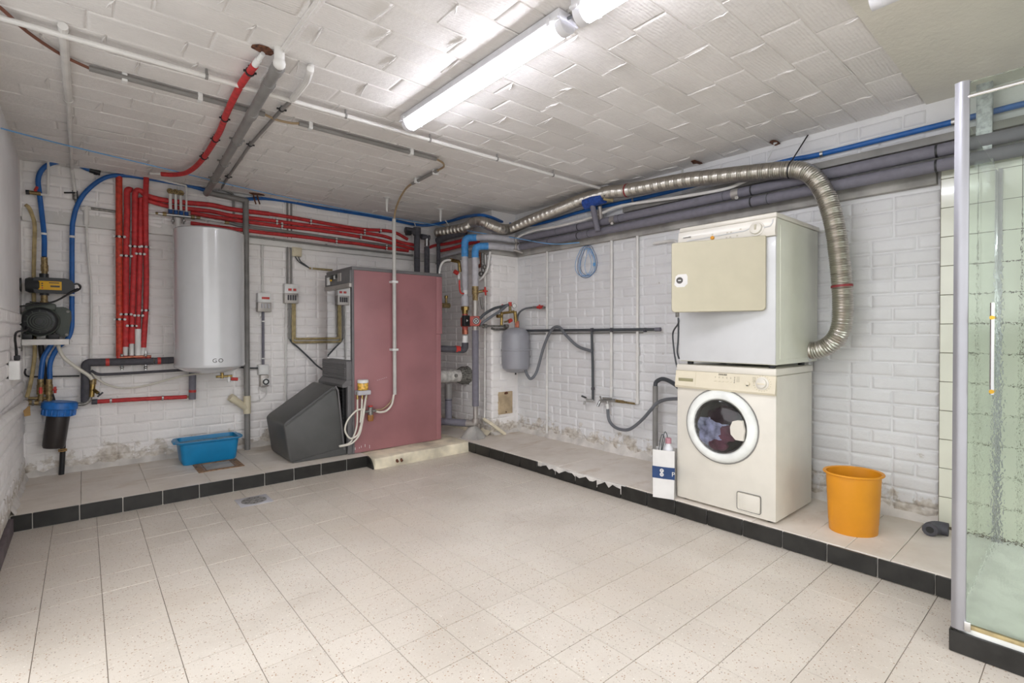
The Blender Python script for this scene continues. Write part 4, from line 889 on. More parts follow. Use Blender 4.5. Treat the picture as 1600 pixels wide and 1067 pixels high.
part('foam',MB().tube(rl[1:],.0165,12),'red_foam',t); part('bare_end',MB().cyl(rl[0],rl[1],.02),'dark_foam',t); part('bare_end',MB().cyl(rl[3],(0.685,4.98,0.607),.009),'brass_dull',t)
for u in (173,254):
    m=MB(); clipband(m,B_(u,626-(u-173)*.05,.065),(1,0,-.05),.0165,(0,.06,0)); part('clip',m,'steel',t)
strip('black_cable','black cable along the back wall behind the blue hoses','cable',[(-0.31,4.899,0.892),(-0.321,5.01,0.858),(-0.302,5.03,0.833),(-0.217,5.03,0.826),(-0.025,5.03,0.82)],.006,'black_rubber',n=8)
# small white pipework under the ceiling
pipe('water_pipe','thin white pipe along the top of the back wall by the left corner','pipe',[(-0.278,4.97,2.145),(-0.187,4.97,2.147),(-0.183,4.97,2.407),(0.103,4.97,2.395),(0.421,4.97,2.397),(0.665,4.97,2.373),(0.664,4.97,2.146)],.0085,'white_pvc',n=8,fr=.012)
t=thing('stop_valve','small stop valve with red lever in the upper left corner','valve',(-0.271,4.97,2.15)); part('body',MB().cyl((-0.294,4.97,2.151),(-0.224,4.97,2.15),.014),'brass_dull',t); part('lever',MB().cyl((-0.254,4.96,2.165),(-0.242,4.94,2.19),.009),'red_paint',t); part('nut',MB().cyl((-0.304,4.97,2.149),(-0.284,4.97,2.15),.017,n=6),'black_plastic',t)
pipe('water_pipe','thin white pipe dropping down the wall beside the blue hose','pipe',[(0.024,5.02,2.053),(0.024,5.03,1.967),(0.031,5.03,1.763),(0.048,5.03,1.535),(0.05,5.03,1.343),(0.041,5.03,0.94)],.0085,'white_paint',n=8,ends=[((0.024,5.01,2.11),(0.023,5.02,1.966),.017,'white_paint','tee_fitting'),((-0.004,5.01,2.088),(0.052,5.01,2.097),.015,'white_paint','tee_fitting'),((0.052,5.01,2.097),(0.206,5.01,2.094),.010,'dull_steel','side_pipe')])
# ------------------------------------------------------------ red foam-covered heating pipes
def red(label,pts,r,clips,sleeve=None,mt='red_foam',sm=6,caps=()):
    t=thing('heating_pipe',label,'pipe',min((V(p) for p in pts),key=lambda p:p.z),None)
    part('foam',MB().tube(pts,r,12,sm),mt,t)
    for p,d in clips:
        p=V(p); m=MB(); clipband(m,p,d,r,None,.014); part('clip',m,'black_plastic',t)
        m=MB(); s=V(d).cross(V((0,1,0))).normalized() if abs(V(d).normalized().y)<.8 else V((0,0,1))
        for k in (-1,0,1): m.ball(p+s*k*(r*1.5)+V((0,-r*1.15,0)),.0105,8,6)
        part('clip_screw',m,'fitting_white',t)
    if sleeve: part('sleeve',MB().cyl(sleeve[0],sleeve[1],sleeve[2],n=12),'fitting_white',t,'white bare lower end')
    return t
up=(0,0,1)
red('leftmost vertical red pipe, tallest and darkest, reaching the ceiling',[(0.223,5,2.405),(0.22,4.99,2.047),(0.217,4.99,1.647),(0.216,4.99,1.247),(0.213,4.98,0.966)],.022,[((0.219,4.99,1.897),up),((0.216,4.99,1.252),up)],mt='red_orange_hose')
red('second vertical red pipe from the left, bare white at its foot',[(0.301,4.97,2.27),(0.281,4.975,2.275),(0.271,4.98,2.249),(0.27,4.98,2.103),(0.262,4.99,1.751),(0.256,4.99,1.287),(0.252,4.98,1.035)],.021,[((0.262,4.99,1.751),up),((0.257,4.99,1.292),up)],((0.252,4.98,1.04),(0.25,4.98,0.965),.016))
red('third vertical red pipe from the left, bending right at its top',[(1.311,4.99,2.242),(1.011,4.99,2.236),(0.839,4.99,2.248),(0.562,4.98,2.23),(0.407,4.97,2.243),(0.353,4.96,2.275),(0.324,4.96,2.259),(0.319,4.96,2.158),(0.316,4.98,1.832),(0.296,4.99,1.248),(0.291,4.98,1.06)],.020,[((0.316,4.98,1.829),up),((0.294,4.99,1.202),up)],((0.291,4.98,1.06),(0.29,4.98,0.964),.015))
red('fourth vertical red pipe from the left, thin, with thick white sleeve',[(1.312,4.995,2.184),(1.017,4.995,2.181),(0.84,4.995,2.194),(0.563,4.99,2.187),(0.424,4.98,2.204),(0.365,4.97,2.213),(0.355,4.97,2.165),(0.35,4.97,1.773),(0.335,4.97,1.289),(0.332,4.98,1.177)],.017,[((0.35,4.97,1.773),up),((0.335,4.97,1.283),up)],((0.332,4.98,1.177),(0.331,4.98,0.962),.021))
red('rightmost vertical red pipe of the five by the water heater',[(0.396,4.97,2.423),(0.388,4.95,2.269),(0.386,4.95,2.187),(0.388,4.98,1.85),(0.39,4.99,1.61),(0.384,4.99,1.326),(0.366,4.98,1.028)],.019,[((0.388,4.98,1.834),up),((0.384,4.99,1.326),up)],((0.366,4.98,1.028),(0.363,4.98,0.961),.014))
def cornered(pts,o): return pts
rd_=(1,0,-.0)
red('topmost of the red pipes running right along the back wall',[(1.311,4.99,2.242),(1.481,4.993,2.24),(1.689,4.995,2.233),(2.175,4.995,2.218),(2.462,4.995,2.238),(2.597,4.995,2.231),(2.742,4.99,2.175)],.0165,[((1.689,4.995,2.228),rd_),((2.417,4.995,2.226),rd_)])
red('second red pipe from the top along the back wall',[(1.312,4.995,2.184),(1.539,4.995,2.184),(1.781,4.995,2.185),(2.175,4.995,2.185),(2.461,4.995,2.177),(2.648,4.99,2.136),(2.824,4.98,2.119),(3.07,5.306,2.166)],.0165,[((1.379,4.995,2.183),rd_),((2.238,4.995,2.185),rd_)])
red('third red pipe from the top along the back wall, behind the drain pipe',[(0.699,4.998,2.159),(0.997,4.998,2.145),(1.313,4.998,2.143),(1.783,5,2.148),(2.177,5,2.139),(2.464,5,2.123),(2.692,5,2.093),(2.846,4.99,2.072)],.0165,[((1.425,5,2.144),rd_),((2.198,5,2.135),rd_)])
red('lowest red pipe along the back wall, just over the water heater',[(0.699,5,2.073),(0.84,5,2.068),(1.058,5,2.066),(1.313,5,2.064),(1.665,5,2.068),(1.942,5,2.062),(2.177,5,2.063),(2.463,5,2.054),(2.755,5,2.05)],.0165,[((1.942,5,2.062),rd_),((2.486,5,2.053),rd_)])
red('red pipe turning the corner beside the chimney breast, upper one',[(3.01,5.144,2.079),(3.04,5.08,2.107),(3.07,4.974,2.138),(3.11,4.743,2.137),(3.11,4.468,2.134),(3.12,4.182,2.139)],.017,[])
red('red pipe turning the corner beside the chimney breast, lower one',[(3.11,4.956,2.077),(3.11,4.743,2.073),(3.11,4.468,2.079),(3.12,4.183,2.086)],.017,[])
# grey pipes behind the red ones
pipe('back_wall_pipe','grey pipe along the ledge under the lowest red pipe','pipe',[(1.152,5.005,2.018),(1.911,5.005,2.008),(2.814,5.005,2.006)],.011,'grey_pvc',[(B_(u,369+(u-390)*.119,.055),(1,0,0)) for u in (428,510)],'grey_pvc')
pipe('back_wall_pipe','grey pipe between the red pipes on the back wall','pipe',[(0.985,5.015,2.121),(1.061,5.015,2.106),(1.208,5.015,2.105),(1.915,5.015,2.094),(2.82,5.015,2.076)],.016,'grey_pvc')
pipe('corner_pipe','grey pipe along the chimney side below the red pipes','pipe',[(3.12,4.973,2.007),(3.12,4.694,2.014),(3.12,4.216,2.027)],.017,'light_foam')
# supply manifold under the red pipes
t=thing('heating_manifold','brass heating manifold at the foot of the red pipes','manifold',(0.307,4.98,0.912))
part('bar',MB().cyl((0.211,4.98,0.921),(0.423,4.98,0.923),.0165).cyl((0.398,4.98,0.923),(0.436,4.98,0.924),.021,n=8),'brass_dull',t)
for u in (186.5,195.7,205.6,215.7,223.6,232):
    v=part('outlet_valve',MB().cyl(B_(u,565,.08),B_(u,556,.08),.012),'brass_dull',t); part('cap',MB().cyl(B_(u,559.5,.085),B_(u,555.5,.085),.019,n=10),'red_paint',v,'red collar')
part('cross_bar',MB().cyl((0.218,4.96,0.954),(0.414,4.96,0.958),.010),'copper',t)
for u in (190.5,227.5):
    m=MB().cyl(B_(u,548,.05),B_(u,578,.05),.010,n=6); clipband(m,B_(u,565,.08),(1,0,0),.017); m.ball(B_(u,555,.12),.012).ball(B_(u,574,.09),.013); part('bracket',m,'steel',t)
# small cold water manifold above the heater
t=thing('water_manifold','small chromed manifold with four white risers above the water heater','manifold',(0.611,4.95,2.108))
part('bar',MB().cyl((0.468,4.95,2.11),(0.729,4.95,2.115),.013),'steel',t)
for a,b,r in ((243,249,.010),(254,260,.017),(298,304,.018),(306,313,.012)): part('union',MB().cyl(B_(a,333.2+(a-247)*.11,.11),B_(b,333.2+(b-247)*.11,.11),r,n=8),'brass_dull',t)
for i,(u,v0) in enumerate(((266,303),(274.5,304),(282.5,305.5))):
    part('riser',MB().cyl(B_(u,v0,.11),B_(u+.3,329,.11),.012 if i==0 else .010),'white_pvc',t)
    part('elbow_fitting',MB().torus(B_(u,298.5+i*1.5,.11),(0,1,0),.016,.008,14,6).ball(B_(u,298.5+i*1.5,.11),.012),'brass_dull',t)
for u in (266.3,274.8,283,291.4): part('collar',MB().cyl(B_(u,327.5+(u-266)*.15,.11),B_(u,333.5+(u-266)*.15,.11),.016,n=8),'blue_dark',t,'dark blue collar')
for u in (270,287):
    m=MB(); clipband(m,B_(u,336+(u-270)*.11,.11),(1,0,.1),.014); m.cyl(B_(u,337,.10),B_(u,350,.06),.006,n=6).ball(B_(u,345,.10),.014); part('bracket',m,'steel',t)
pipe('water_pipe','thin pale pipe from the small manifold towards the drain pipe','pipe',[(0.237,5,2.097),(0.464,4.96,2.111)],.008,'white_paint'); 
pipe('water_pipe','thin pale pipe right of the small manifold ending in a brass joint','pipe',[(0.756,4.95,2.113),(0.953,4.98,2.111)],.009,'white_paint',ends=[((0.948,4.98,2.111),(0.983,4.98,2.11),.014,'brass_dull','joint')])
pipe('heater_pipe','short white pipe from the manifold into the top of the heater','pipe',[(0.602,4.95,2.091),(0.6,4.94,1.999)],.017,'white_pvc')
t=thing('hanging_hook','rusty old hook with two dangling straps by the drain pipe','hook',(1.191,4.94,2.307)); part('plate',MB().box((1.202,4.96,2.402),(.13,.05,.008)).rough(.004,30),'rust',t)
for u in (396,402): part('strap',MB().tube([B_(u,303,.10),B_(u+1,310,.11),B_(u+4,319,.12)],.006,6,3),'rust',t)

# ------------------------------------------------------------ electric boxes on the back wall
def eb(label,u0,u1,v0,v1,name='meter_box',mt='fitting_white',d=.07):
    a=V(B_(u0,v0,d)); b=V(B_(u1,v1,d)); t=thing(name,label,'electric box',((a.x+b.x)/2,YB-.03,b.z))
    part('housing',MB().b2((a.x,YB+.002,b.z),(b.x,YB-d,a.z),.006),mt,t); return t,a,b
t,a,b=eb('grey and white meter box with dark red display right of the water heater',403,424,457,487)
zz=lambda k:a.z+(b.z-a.z)*k; xx=lambda k:a.x+(b.x-a.x)*k; f=YB-.071
part('lower_cover',MB().b2((a.x-.002,YB-.074,b.z-.002),(b.x+.002,YB-.01,zz(.5)),.005),'silver_strip',t,'grey lower half')
part('display',MB().b2((xx(.28),f-.003,zz(.34)),(xx(.86),f,zz(.22)),.001),'red_paint',t,'dark red display')
for k in (.3,.55,.8): part('breaker',MB().b2((xx(k-.08),f-.012,zz(.82)),(xx(k+.06),f-.003,zz(.58)),.002),'light_foam',t)
t,a,b=eb('meter box with four breakers between heater and boiler',445,466,443,474)
part('lower_cover',MB().b2((a.x-.002,YB-.074,b.z-.002),(b.x+.002,YB-.01,zz(.48)),.005),'silver_strip',t,'grey lower half')
for k0,k1 in ((.25,.5),(.62,.85)): part('display',MB().b2((xx(k0),f-.003,zz(.36)),(xx(k1),f,zz(.24)),.001),'red_paint',t,'red display')
for k in (.24,.42,.60,.78): part('breaker',MB().b2((xx(k-.05),f-.014,zz(.85)),(xx(k+.05),f-.003,zz(.58)),.002),'dark_foam',t)
t,a,b=eb('yellowed beige junction box above the boiler corner',456.5,472,385.5,401,'junction_box','cream_plastic',.05)
part('lid',MB().b2((a.x+.01,YB-.056,b.z+.01),(b.x-.01,YB-.045,a.z-.01),.004),'cream_plastic',t)
for k in (.35,.7): strip('box_cable',('left' if k<.5 else 'right')+' dark cable drooping from the beige junction box','cable',[(xx(k),YB-.03,b.z),B_(463+9*k,408,.03),B_(474+4*k,415-2*k,.03),(1.692,5.03,1.775)],.0055,'dark_hose',n=7)
t,a,b=eb('white socket box below the meter box with red display',404,420.5,570,585,'socket_box','fitting_white',.06)
part('cover',MB().b2((a.x+.008,YB-.066,b.z+.006),(b.x-.008,YB-.05,a.z-.006),.004),'fitting_white',t)
t,a,b=eb('grey timer switch plugged below the white socket box',407.5,420,586,604,'timer_switch','silver_strip',.07)
part('dial_plate',MB().b2((xx(.25),YB-.078,zz(.85)),(b.x+.004,YB-.06,zz(.3)),.004),'fitting_white',t); part('dial',MB().torus((xx(.62),YB-.079,zz(.58)),(0,1,0),.022,.006,18,6),'black_plastic',t)
strip('timer_cable','thin white cable hanging below the timer switch','cable',[(1.246,5.01,0.666),(1.235,5.01,0.626),(1.262,5.01,0.6),(1.282,5,0.641),(1.281,5.02,0.562),(1.212,5.03,0.52),(1.148,5.03,0.52)],.004,'white_pvc',n=6)
pipe('wall_conduit','pale conduit above the meter box with red display','conduit',[(1.265,5.04,2.043),(1.267,5.04,1.523)],.010,'white_paint',[(B_(410,u,.02),up) for u in (385,426)],'fitting_white')
pipe('wall_conduit','dark grey conduit between meter box and white socket box','conduit',[(1.268,5.035,1.339),(1.265,5.035,0.847)],.012,'grey_foam',[(B_(411,u,.025),up) for u in (502,560)],'fitting_white')
pipe('wall_conduit','left pale conduit above the box with four breakers','conduit',[(1.481,5.01,2.404),(1.485,5.03,2.026),(1.482,5.03,1.612)],.009,'grey_pvc')
pipe('wall_conduit','right grey conduit above the box with four breakers','conduit',[(1.516,5.01,2.41),(1.52,5.03,2.03),(1.517,5.03,1.614)],.009,'grey_pvc')
pipe('wall_conduit','long white conduit from the breaker box down behind the hood','conduit',[(1.471,5.035,1.423),(1.461,5.035,0.289)],.009,'white_paint')
for k,(lab,mt,u,v1,u2) in enumerate((('outer yellowed conduit turning from breaker box to boiler','yellowed',460.5,529.5,528),('inner yellowed conduit below it, turning to the boiler','yellowed',457.5,535,520))):
    pipe('wall_conduit',lab,'conduit',[B_(u,474,.035),B_(u,v1-1,.035),B_(u+4,v1,.035),B_(u2,v1-1,.035)],.011,mt,fr=.04,n=8)
pipe('wall_conduit','grey conduit under the breaker box beside the yellowed ones','conduit',[(1.501,5.03,1.424),(1.499,5.03,1.082)],.010,'grey_pvc',n=8)
strip('box_cable','grey cable sagging from the breaker box towards the burner','cable',[(1.499,5.03,1.094),(1.52,5.03,1.051),(1.575,5.02,1.001),(1.668,5.01,0.905),(1.73,4.96,0.824),(1.756,4.86,0.784)],.008,'dark_hose',n=8)
pipe('wall_conduit','short yellowed conduit running into the boiler top','conduit',[(1.686,5.03,1.775),(1.913,5.03,1.774)],.010,'yellowed',[((1.71,5.03,1.775),(1,0,0))],'fitting_white')
strip('black_cable','black cable from the socket box towards the drain pipe','cable',[(1.225,5.03,0.819),(1.161,5.03,0.822),(1.056,5.03,0.833),(0.918,5.02,0.823)],.008,'dark_hose',n=8)

# ------------------------------------------------------------ oil filter on the boiler side
oy=by0-.035
o_=V(Y_(567,603,oy))
t=thing('oil_filter','oil filter cup with three hoses on the maroon boiler side','oil filter',(o_.x,oy,o_.z-.1))
part('cup',MB().lathe([(.040,-.035),(.045,-.03),(.045,.04),(.043,.046)],o_,n=20),'oil_yellow',t,'clear cup with yellow oil'); part('cup_lid',MB().lathe([(.047,.028),(.047,.052),(.04,.056)],o_,n=20),'fitting_white',t)
part('bracket',MB().b2((o_.x-.06,oy-.045,o_.z-.075),(o_.x+.055,by0-.001,o_.z-.036),.006),'light_foam',t)
def oy_(u,v,d=0): return Y_0(u,v,d)
def Y_0(u,v,d):
    dd=RT*((u-800)/FPX)-UP*((v-CY)/FPX)+FW; k=(oy-d-CAM.y)/dd.y; return CAM+dd*k
def hoseo(pts,r=.0075,mt='cream_hose',l=None): return part('hose',MB().tube(pts,r,8,6),mt,t,l)
hoseo([(1.785,4.135,0.626),(1.782,4.13,0.484),(1.774,4.125,0.349),(1.74,4.12,0.255),(1.696,4.11,0.209),(1.61,4.1,0.202)])
hoseo([(1.828,4.135,0.623),(1.815,4.12,0.482),(1.803,4.12,0.373)],.008)
hoseo([(1.866,4.135,0.62),(1.847,4.12,0.523),(1.822,4.11,0.4),(1.788,4.1,0.279),(1.737,4.1,0.221),(1.687,4.1,0.201),(1.615,4.1,0.198)])
hoseo([(1.838,4.12,0.48),(1.778,4.1,0.488),(1.738,4.1,0.465),(1.682,4.1,0.406),(1.66,4.1,0.334),(1.682,4.1,0.277),(1.715,4.1,0.251),(1.765,4.1,0.271),(1.794,4.1,0.333),(1.822,4.11,0.438),(1.85,4.12,0.562),(1.864,4.13,0.609)])
for u in (558.5,566,572.5): part('joint',MB().cyl(Y_(u,612,4.135),Y_(u,624,4.13),.010),'brass',t)
h_=V((1.899,4.125,0.459)); part('filter_head',MB().cyl(h_-V((.065,0,0)),h_+V((.05,0,0)),.012).cyl(h_-V((0,0,.03)),h_+V((0,0,.035)),.020),'dull_steel',t)
part('bowl',MB().lathe([(.026,0),(.027,-.035),(.022,-.055),(0,-.06)],h_-V((0,0,.03)),n=16),'brown_bowl',t,'amber glass bowl'); part('knob',MB().cyl(h_+V((0,0,.04)),h_+V((0,0,.05)),.020),'red_paint',t,'red knob')
hoseo([h_+V((.045,0,-.004)),(1.986,4.12,0.442),(2.048,4.12,0.45),(2.098,4.12,0.499),(2.122,4.13,0.577),(2.134,4.132,.60)],.009); hoseo([h_+V((.045,0,.01)),(2.008,4.14,0.463),(2.07,4.14,0.494),(2.121,4.14,0.553)],.006,'tan_cable','tan thin hose')

# ------------------------------------------------------------ pipes rising behind the boiler and by the chimney
for lab,u,v,r in (('leftmost grey insulated riser behind the boiler',651.5,368,.032),('middle grey insulated riser behind the boiler',667,386,.030),('rightmost grey insulated riser behind the boiler',685,378,.021)):
    a=V(Y_(u,v,4.86)); t=thing('riser_pipe',lab,'pipe',(a.x,4.86,1.2))
    part('foam',MB().cyl((a.x,4.86,1.2),a,r),'dark_foam',t); part('tape_ring',MB().cyl((a.x,4.86,1.95),(a.x,4.86,1.956),r*1.04),'black_plastic',t)
a=V((2.785,4.86,2.245)); t=thing('pipe_valve','grey lagged valve on top of the leftmost riser','valve',a-V((0,0,.03)))
part('body',MB().cyl(a-V((0,0,.04)),a+V((0,0,.045)),.042).cyl(a-V((.14,0,.0)),a,.034),'dark_foam',t); part('cap',MB().cyl(a+V((-.15,-.03,-.035)),a+V((-.10,-.03,-.03)),.028),'black_plastic',t)
a=V((2.909,4.86,2.148)); t=thing('pipe_valve','bright metal joint on the middle riser','valve',a-V((0,0,.05)))
part('body',MB().cyl(a-V((0,0,.05)),a+V((0,0,.07)),.028),'steel',t); part('arm',MB().cyl(a+V((-.07,0,.05)),a+V((.03,0,.05)),.030),'dark_foam',t)
pipe('duct_pipe','dark grey pipe along the chimney side under the start of the duct','pipe',[(3.03,4.828,2.171),(3.05,4.651,2.198),(3.07,4.363,2.199)],.038,'dark_foam',n=14)
strip('white_cable','white cable arching over the risers under the ceiling','cable',[(2.718,4.96,2.196),(2.786,4.94,2.243),(2.819,4.94,2.297),(2.787,4.94,2.399),(2.827,4.94,2.469),(2.929,4.96,2.495),(3.032,4.75,2.416),(3.091,4.7,2.331)],.006,'white_pvc',n=7)
for lab,p0,p1 in (('thin white hook hanging from the ceiling above the boiler conduit',(604,308),(607,343)),('white prong bracket holding the start of the aluminium duct',(688,326),(690,358))):
    a=V(C_(p0[0],p0[1],.0)); b=V(a); k=(CAM.z-0); 
    zz1=.135 if p1[1]<350 else .13
    t=thing('ceiling_hook',lab,'hook',a-V((0,0,zz1))); part('plate',MB().lathe([(.035,0),(.03,-.006),(.01,-.012)],a,n=9),'fitting_white',t); part('prong',MB().cyl(a,a-V((0,0,zz1)),.009,.006).cyl(a+V((.012,0,0)),a-V((-.006,0,zz1)),.006,.004),'white_pvc',t)
# two big insulated pipes, blue-taped bends, along the chimney front and the right wall
P1=(2.95,4.19); P2=(2.965,4.035)
def bigpipe(label,P,zt,corner,r,vtape,vend):
    t=thing('heating_main',label,'pipe',(P[0],P[1],vend))
    col=[(P[0],P[1],zt-.30),(P[0],P[1],zt)]+corner
    pts=fil([(P[0],P[1],zt-.20),(P[0],P[1],zt)]+corner[:1],.055); 
    a=V((P[0],P[1],zt)); d=(V(corner[0])-a).normalized()
    part('taped_bend',MB().tube(fil([(P[0],P[1],vtape),a,a+d*.13],.06),r*1.06,14).rough(.002,40),'blue_tape',t,'bend wrapped in bright blue tape')
    part('foam',MB().cyl((P[0],P[1],vend),(P[0],P[1],vtape+.003),r,n=14),'light_foam',t,'light grey foam on the riser')
    part('foam',MB().tube(fil([a+d*.128]+corner[:-1]+[V(corner[-2])+V((0,-.02,0))],.05),r,14),'light_foam',t,'light grey foam')
    q=V(corner[-2])+V((0,-.02,0)); e=V(corner[-1]); part('foam',MB().cyl(q,e,r*.98,n=16),'grey_foam',t)
    return t,q,e
z1=2.097; z2=2.017
t1,q1,e1=bigpipe('upper grey insulated heating main along the right wall with blue taped bend',P1,z1+.005,[(3.13,3.955,z1),(3.40,3.945,z1),(3.425,3.90,z1),(3.425,-.9,z1)],.034,1.91,1.60)
t2,q2,e2=bigpipe('lower grey insulated heating main along the right wall with blue taped bend',P2,z2-.02,[(3.12,3.945,z2-.01),(3.39,3.93,z2-.01),(3.418,3.88,z2),(3.418,-.9,z2)],.033,1.885,1.59)
for y in (3.08,1.53,.57):
    for t_,z,x,r in ((t1,z1,3.425,.034),(t2,z2,3.418,.033)): part('tape_ring',MB().cyl((x,y,z),(x,y-.010,z),r*1.03,n=16),'black_plastic',t_)
for t_,z,x,ys_ in ((t1,z1,3.425,(2.62,1.72,3.35)),(t2,z2,3.418,(2.95,1.42,3.45))):
    for y in ys_: part('foam_joint',MB().cyl((x,y,z),(x,y-.004,z),.0345,n=16),'dark_hose',t_)
for y in (2.71,1.66): 
    m=MB().cyl((3.425,y,z1),(3.425,y-.05,z1),.0355,n=16); m.cyl((3.40,y-.02,z1-.03),(3.36,y-.06,z1-.045),.012); part('band',m,'silver_strip',t1)
m=MB().torus((3.405,3.905,z1),(.4,-.8,0),.036,.014,16,8).torus((3.40,3.90,z2),(.4,-.8,0),.035,.012,16,8).cyl((3.35,3.90,z2-.03),(3.43,3.85,z2-.06),.012); part('band',m,'silver_strip',t1,'crumpled silver tape at the corner')
pipe('white_conduit','white pipe curving along the right wall above the grey mains','pipe',[(3.383,3.9,2.097),(3.4,3.8,2.137),(3.4,3.593,2.15),(3.4,3.398,2.141),(3.405,3.132,2.143),(3.41,2.923,2.154),(3.41,2.78,2.173),(3.41,2.584,2.196),(3.41,2.055,2.157),(3.415,1.721,2.143),(3.42,1.597,2.161),(3.42,1.524,2.183)],.0115,'white_paint',sm=5)
struct('trim_9',MB().b2((XR-.085,-1.2,2.142),(XR-.024,2.6,2.185),.004),'grey_pvc','long grey square duct on the right wall above the mains')
# circulation pump on the first riser
def pmp(z): return V((P1[0],P1[1],z))
t=thing('ball_valve','ball valve with red lever on the left riser beside the boiler','valve',pmp(1.50)); part('body',MB().cyl(pmp(1.50),pmp(1.60),.026).cyl(pmp(1.41),pmp(1.51),.040),'light_foam',t,'grey lagged valve body'); part('collar',MB().cyl(pmp(1.53),pmp(1.57),.030),'fitting_white',t)
part('lever',MB().tube([pmp(1.535)+V((-.03,-.02,0)),pmp(1.54)+V((-.07,-.03,0)),pmp(1.58)+V((-.085,-.03,0)),pmp(1.665)+V((-.088,-.03,0))],.0085,8,4),'red_paint',t,'red lever')
t=thing('circulation_pump','red circulation pump with black box on the left riser','pump',pmp(1.16))
part('union',MB().cyl(pmp(1.405),pmp(1.37),.042,n=8).cyl(pmp(1.37),pmp(1.33),.034,.028),'brass',t); part('volute',MB().cyl(pmp(1.33),pmp(1.17),.030).b2((P1[0]-.035,P1[1]-.05,1.20),(P1[0]+.05,P1[1]+.04,1.30),.015),'pump_red',t)
part('terminal_box',MB().b2((P1[0]-.065,P1[1]-.075,1.205),(P1[0]+.01,P1[1]-.03,1.315),.008),'black_plastic',t); part('badge',MB().prism([(P1[0]-.035,P1[1]-.0765,1.25),(P1[0]-.015,P1[1]-.0765,1.262),(P1[0]-.035,P1[1]-.0765,1.275)],(0,.002,0)),'fitting_white',t)
part('lower_union',MB().cyl(pmp(1.17),pmp(1.125),.032,n=8),'copper',t); part('white_fitting',MB().cyl(pmp(1.11),pmp(1.03),.030),'fitting_white',t)
t=thing('return_pipe','dark insulated pipe bending from under the red pump into the boiler','pipe',pmp(.95))
part('foam',MB().tube(fil([pmp(1.04),pmp(.965),(2.66,4.25,.985)],.06),.034,14),'dark_foam',t); part('tape',MB().cyl((2.845,4.21,.976),(2.89,4.202,.973),.0355),'red_paint',t,'red tape')
# second riser with pump head
def ps(z): return V((P2[0],P2[1],z))
t=thing('gate_valve','brass gate valve with red handwheel on the right riser','valve',ps(1.42)); part('body',MB().cyl(ps(1.60),ps(1.52),.034).cyl(ps(1.52),ps(1.46),.028,n=8).cyl(ps(1.54),ps(1.56)+V((.08,-.05,0)),.014),'brass_dull',t); part('handwheel',MB().torus(ps(1.555)+V((.085,-.055,0)),(1,-.8,.1),.036,.009,20,8).cyl(ps(1.555)+V((.055,-.055,0)),ps(1.555)+V((.11,-.055,0)),.008),'red_paint',t,'red handwheel')
part('spindle_pipe',MB().tube([ps(1.50)+V((.08,.02,0)),ps(1.44)+V((.09,.02,0)),ps(1.38)+V((.11,.02,0))],.013,8,3),'grey_pvc',t)
t=thing('circulation_pump','red circulation pump with round dark face on the right riser','pump',ps(1.20))
part('fitting',MB().cyl(ps(1.46),ps(1.30),.034),'silver_strip',t); part('volute',MB().cyl(ps(1.34),ps(1.16),.032),'silver_strip',t)
md=V((-.62,-.78,0)).normalized(); mx=V((.78,-.62,0))
part('plate',MB().box(ps(1.255)+md*.035,(.105,.03,.10),.012,Matrix((mx,-md,V((0,0,1)))).transposed()),'pump_red',t); part('motor',MB().lathe([(.045,0),(.047,.05),(.042,.056)],ps(1.255)+md*.05+mx*.012,md,22),'pump_red',t)
part('face',MB().lathe([(.034,0),(.034,.003),(0,.004)],ps(1.255)+md*.106+mx*.012,md,20),'black_plastic',t); part('badge',MB().torus(ps(1.255)+md*.1105+mx*.012,md,.022,.003,20,6).ball(ps(1.255)+md*.110+mx*.012,.008),'fitting_white',t)
zb=.235
t=thing('return_pipe','tall grey insulated pipe from the right pump down to the floor elbow','pipe',ps(zb-.03))
part('foam',MB().cyl(ps(1.165),ps(.41),.034,n=14),'grey_foam',t); part('bare_pipe',MB().cyl(ps(.42),ps(zb+.03),.024),'silver_strip',t); part('elbow',MB().tube(fil([ps(zb+.05),ps(zb),(P2[0]-.05,P2[1]+.08,zb)],.035),.036,12),'silver_strip',t,'pale elbow')
part('foam',MB().cyl((P2[0]-.04,P2[1]+.065,zb),(2.72,4.50,zb-.005),.036,n=14),'grey_foam',t); part('mortar_heap',MB().lathe([(.13,0),(.10,.05),(.055,.105),(.03,.115)],(P2[0]-.01,P2[1]+.02,ZP-.006),n=16).rough(.02,14),'trowelled_cement',t,'heap of grey mortar under the elbow')
t=thing('stub_pipe','short grey pipe standing under the pale flue behind the boiler','pipe',(2.84,4.33,.24)); part('foam',MB().cyl((2.84,4.33,.235),(2.84,4.33,.62),.036,n=14),'grey_foam',t); part('tape_ring',MB().cyl((2.84,4.33,.45),(2.84,4.33,.458),.038,n=14),'black_plastic',t); part('cap',MB().cyl((2.84,4.33,.47),(2.84,4.33,.62),.040,n=14),'grey_pvc',t)
pipe('chimney_pipe','thin white pipe down the front edge of the chimney breast','pipe',[(3.14,4.1,1.939),(3.14,4.102,1.467),(3.14,4.118,0.215)],.0105,'white_paint',[(S_(757.5,u,.03),up) for u in (460,545,622)],'fitting_white')
pipe('chimney_pipe','sloping white channel at the foot of the chimney breast','pipe',[(3.12,4.102,0.252),(3.124,3.98,0.222),(3.292,3.97,0.098)],.018,'plinth_plaster',n=8)
